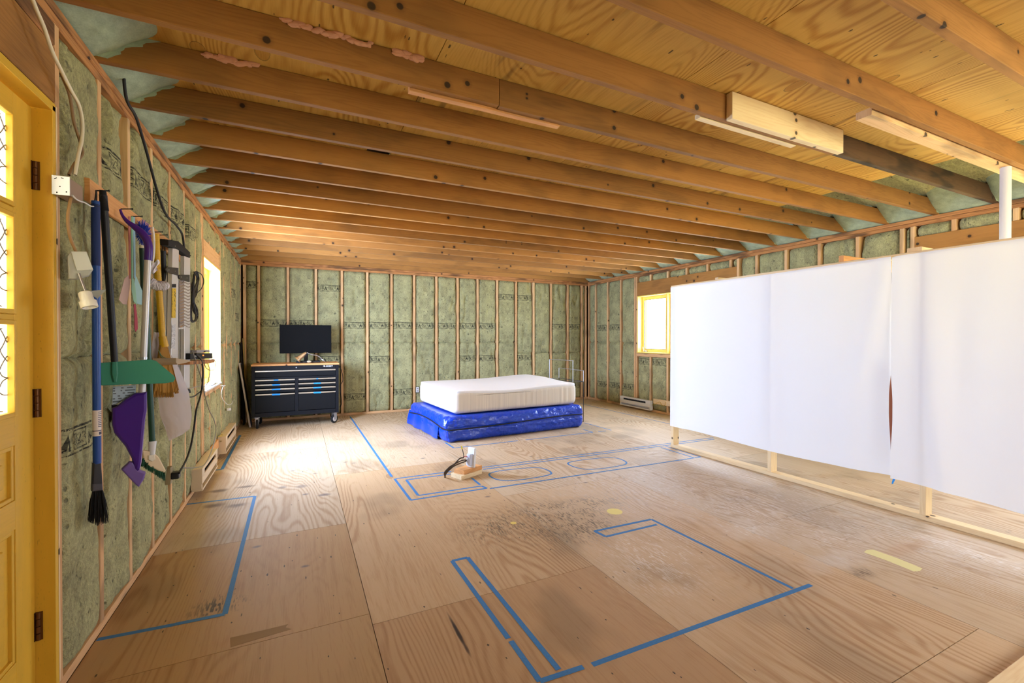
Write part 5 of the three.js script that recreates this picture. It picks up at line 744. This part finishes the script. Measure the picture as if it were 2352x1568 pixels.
{
  const w = (name, label, l, X, r, mat, seg = 60) => single(name, label, 'cable', tube(l.map(([a, b, d = 0]) => lx(a, b, X + d)), r, seg, false, 7), mat);
  w('electric_cable', 'cream flat cable looping from the ceiling above the door', [[68, -20], [82, 18], [100, 60], [120, 118], [140, 160], [166, 212], [181, 240], [189, 280], [188, 320], [181, 352], [172, 402]], 0.05, 0.006, M.cream);
  w('electric_cable', 'brownish cable beside the cream one above the junction box', [[140, 168], [160, 220], [170, 280], [186, 332], [190, 350], [170, 378], [158, 402]], 0.04, 0.005, std({ color: 0x8a6e4c, roughness: 0.6 }));
  w('electric_cable', 'tan cable from junction box down to the grey lamp box', [[163, 452], [156, 500], [160, 540], [172, 572], [174, 577]], 0.045, 0.005, std({ color: 0xb08a5a, roughness: 0.6 }));
  w('electric_cable', 'thin white wire from junction box to the blue broom', [[166, 448], [176, 458], [196, 466], [208, 473], [220, 474]], 0.06, 0.0025, M.white, 30);
  w('electric_cable', 'long black cable sagging from the joists to the ladder top', [[284, 58], [283, 130], [290, 225], [312, 268], [332, 332], [364, 448], [380, 490], [407, 520], [419, 540], [423, 572]], 0.045, 0.007, M.cable, 90);
  // shelf with network boxes by the window
  const t = thing('cable_shelf', 'small wooden ledge beside the window holding network boxes', 'shelf'); part(t, 'ledge', slabX([[437, 828.5], [490, 825.5], [493.5, 824.5], [493, 832], [476, 835], [437, 837]], 0.03, 0.13, 0.003), M.plate);
  const r = thing('router', 'black network box with wires on the wooden ledge', 'router'); part(r, 'case', slabX([[437, 811], [488, 810.5], [488.5, 823], [437, 825]], 0.05, 0.12, 0.003), M.blackMatte); part(r, 'port', slabX([[448, 815], [453, 815], [453, 819], [448, 819]], 0.1202, 0.122, 0), M.steel); part(r, 'status_light', slabX([[465.5, 814.5], [468.5, 814.5], [468.5, 817.5], [465.5, 817.5]], 0.1202, 0.1215, 0), new THREE.MeshStandardMaterial({ color: 0xffa050, emissive: 0xff8020, emissiveIntensity: 1.2 }));
  const sw = thing('network_switch', 'grey network box lying on top of the black one', 'router'); part(sw, 'case', slabX([[452, 804], [481, 803], [481.5, 808.8], [452, 809.8]], 0.06, 0.11, 0.002), std({ color: 0x9a9494, roughness: 0.5 })); part(sw, 'port', slabX([[468, 806], [472, 806], [472, 809], [468, 809]], 0.1102, 0.111, 0), M.blackMatte);
  w('electric_cable', 'thick black cable from network boxes down to the outlet', [[450, 812], [462, 826], [466, 850], [464, 890], [460, 910], [450, 945], [446, 980], [438, 1025], [428, 1055], [411, 1086]], 0.13, 0.006, M.cable, 90);
  w('electric_cable', 'brown grey cable dropping from the ledge to the heater', [[441, 804], [450, 830], [460, 860], [470, 905], [480, 940], [492, 965], [496, 985], [493, 1010], [484, 1040], [470, 1066], [452, 1073], [418, 1074]], 0.12, 0.004, std({ color: 0x8d8474, roughness: 0.6 }), 90);
  w('electric_cable', 'black cable looping under the ladder foot', [[425, 901], [430, 909], [442, 911], [455, 903], [464, 892], [466, 870]], 0.12, 0.005, M.cable, 40);
  w('electric_cable', 'thin brown cable loop hanging from the ledge end', [[486, 824], [495, 832], [495, 843], [484, 850], [472, 842], [468, 828]], 0.13, 0.003, std({ color: 0x7a6a50, roughness: 0.6 }), 40);
  w('electric_cable', 'pair of grey cables from ladder foot to the ledge', [[434, 893], [450, 888], [462, 886], [472, 886], [478, 875], [482, 850], [474, 830]], 0.11, 0.003, std({ color: 0x9a9088, roughness: 0.6 }), 40);
  const v = thing('white_cable', 'white cable curling off the window sill with a plug', 'cable'); part(v, 'cord', tube([[506, 886], [518, 885], [512, 889], [508, 905], [514, 920], [524, 929], [532, 927], [535, 921]].map(([a, b]) => lx(a, b, 0.03)), 0.003, 60, false, 7), M.white); part(v, 'plug', slabX([[526, 937], [531, 936], [531, 942], [526, 943]], 0.02, 0.045, 0.003), M.white);
  const cr = lx(490, 886, -0.02); single('window_papers', 'crumpled white papers lying on the window sill', 'paper', gridGeo(14, 10, (s, u) => [mix(-0.07, -0.005, u), 0.8125 + 0.03 * fbm(s * 6, u * 5, 2), mix(2.12, 2.5, s)]), std({ color: 0xe8e8ee, side: THREE.DoubleSide }));
}
console.log('things done');

// ------------------------------------------------------------------ look-alikes share a group
const GROUPS = { tape_outline: 'blue tape outlines on the floor', fly_swatter: 'fly swatters on the tool rail', baseboard_heater: 'baseboard heaters', white_sheet: 'sheets on the partition', cross_board: 'boards across the partition top', wood_offcut: 'stacked wooden offcuts', leaning_panel: 'panels leaning in the corner', wall_outlet: 'wall outlets', ledger_board: 'boards along the wall foot', electric_cable: 'cables on the left wall', floor_disc: 'yellow discs in the floor', yellow_wire: 'yellow heater wires' };
for (const o of things) { const g = GROUPS[o.name.replace(/_\d{3}$/, '')]; if (g) o.userData.group = g; }
// ------------------------------------------------------------------ every thing's group sits at its base
for (const o of things) {
  o.updateMatrixWorld(true);
  const b = new THREE.Box3().setFromObject(o), c = V((b.min.x + b.max.x) / 2, b.min.y, (b.min.z + b.max.z) / 2);
  if (o.isMesh) { o.geometry = o.geometry.clone().translate(-c.x, -c.y, -c.z); o.position.copy(c); }
  else { for (const k of o.children) k.position.sub(c); o.position.copy(c); }
}
renderer.render(scene, camera);
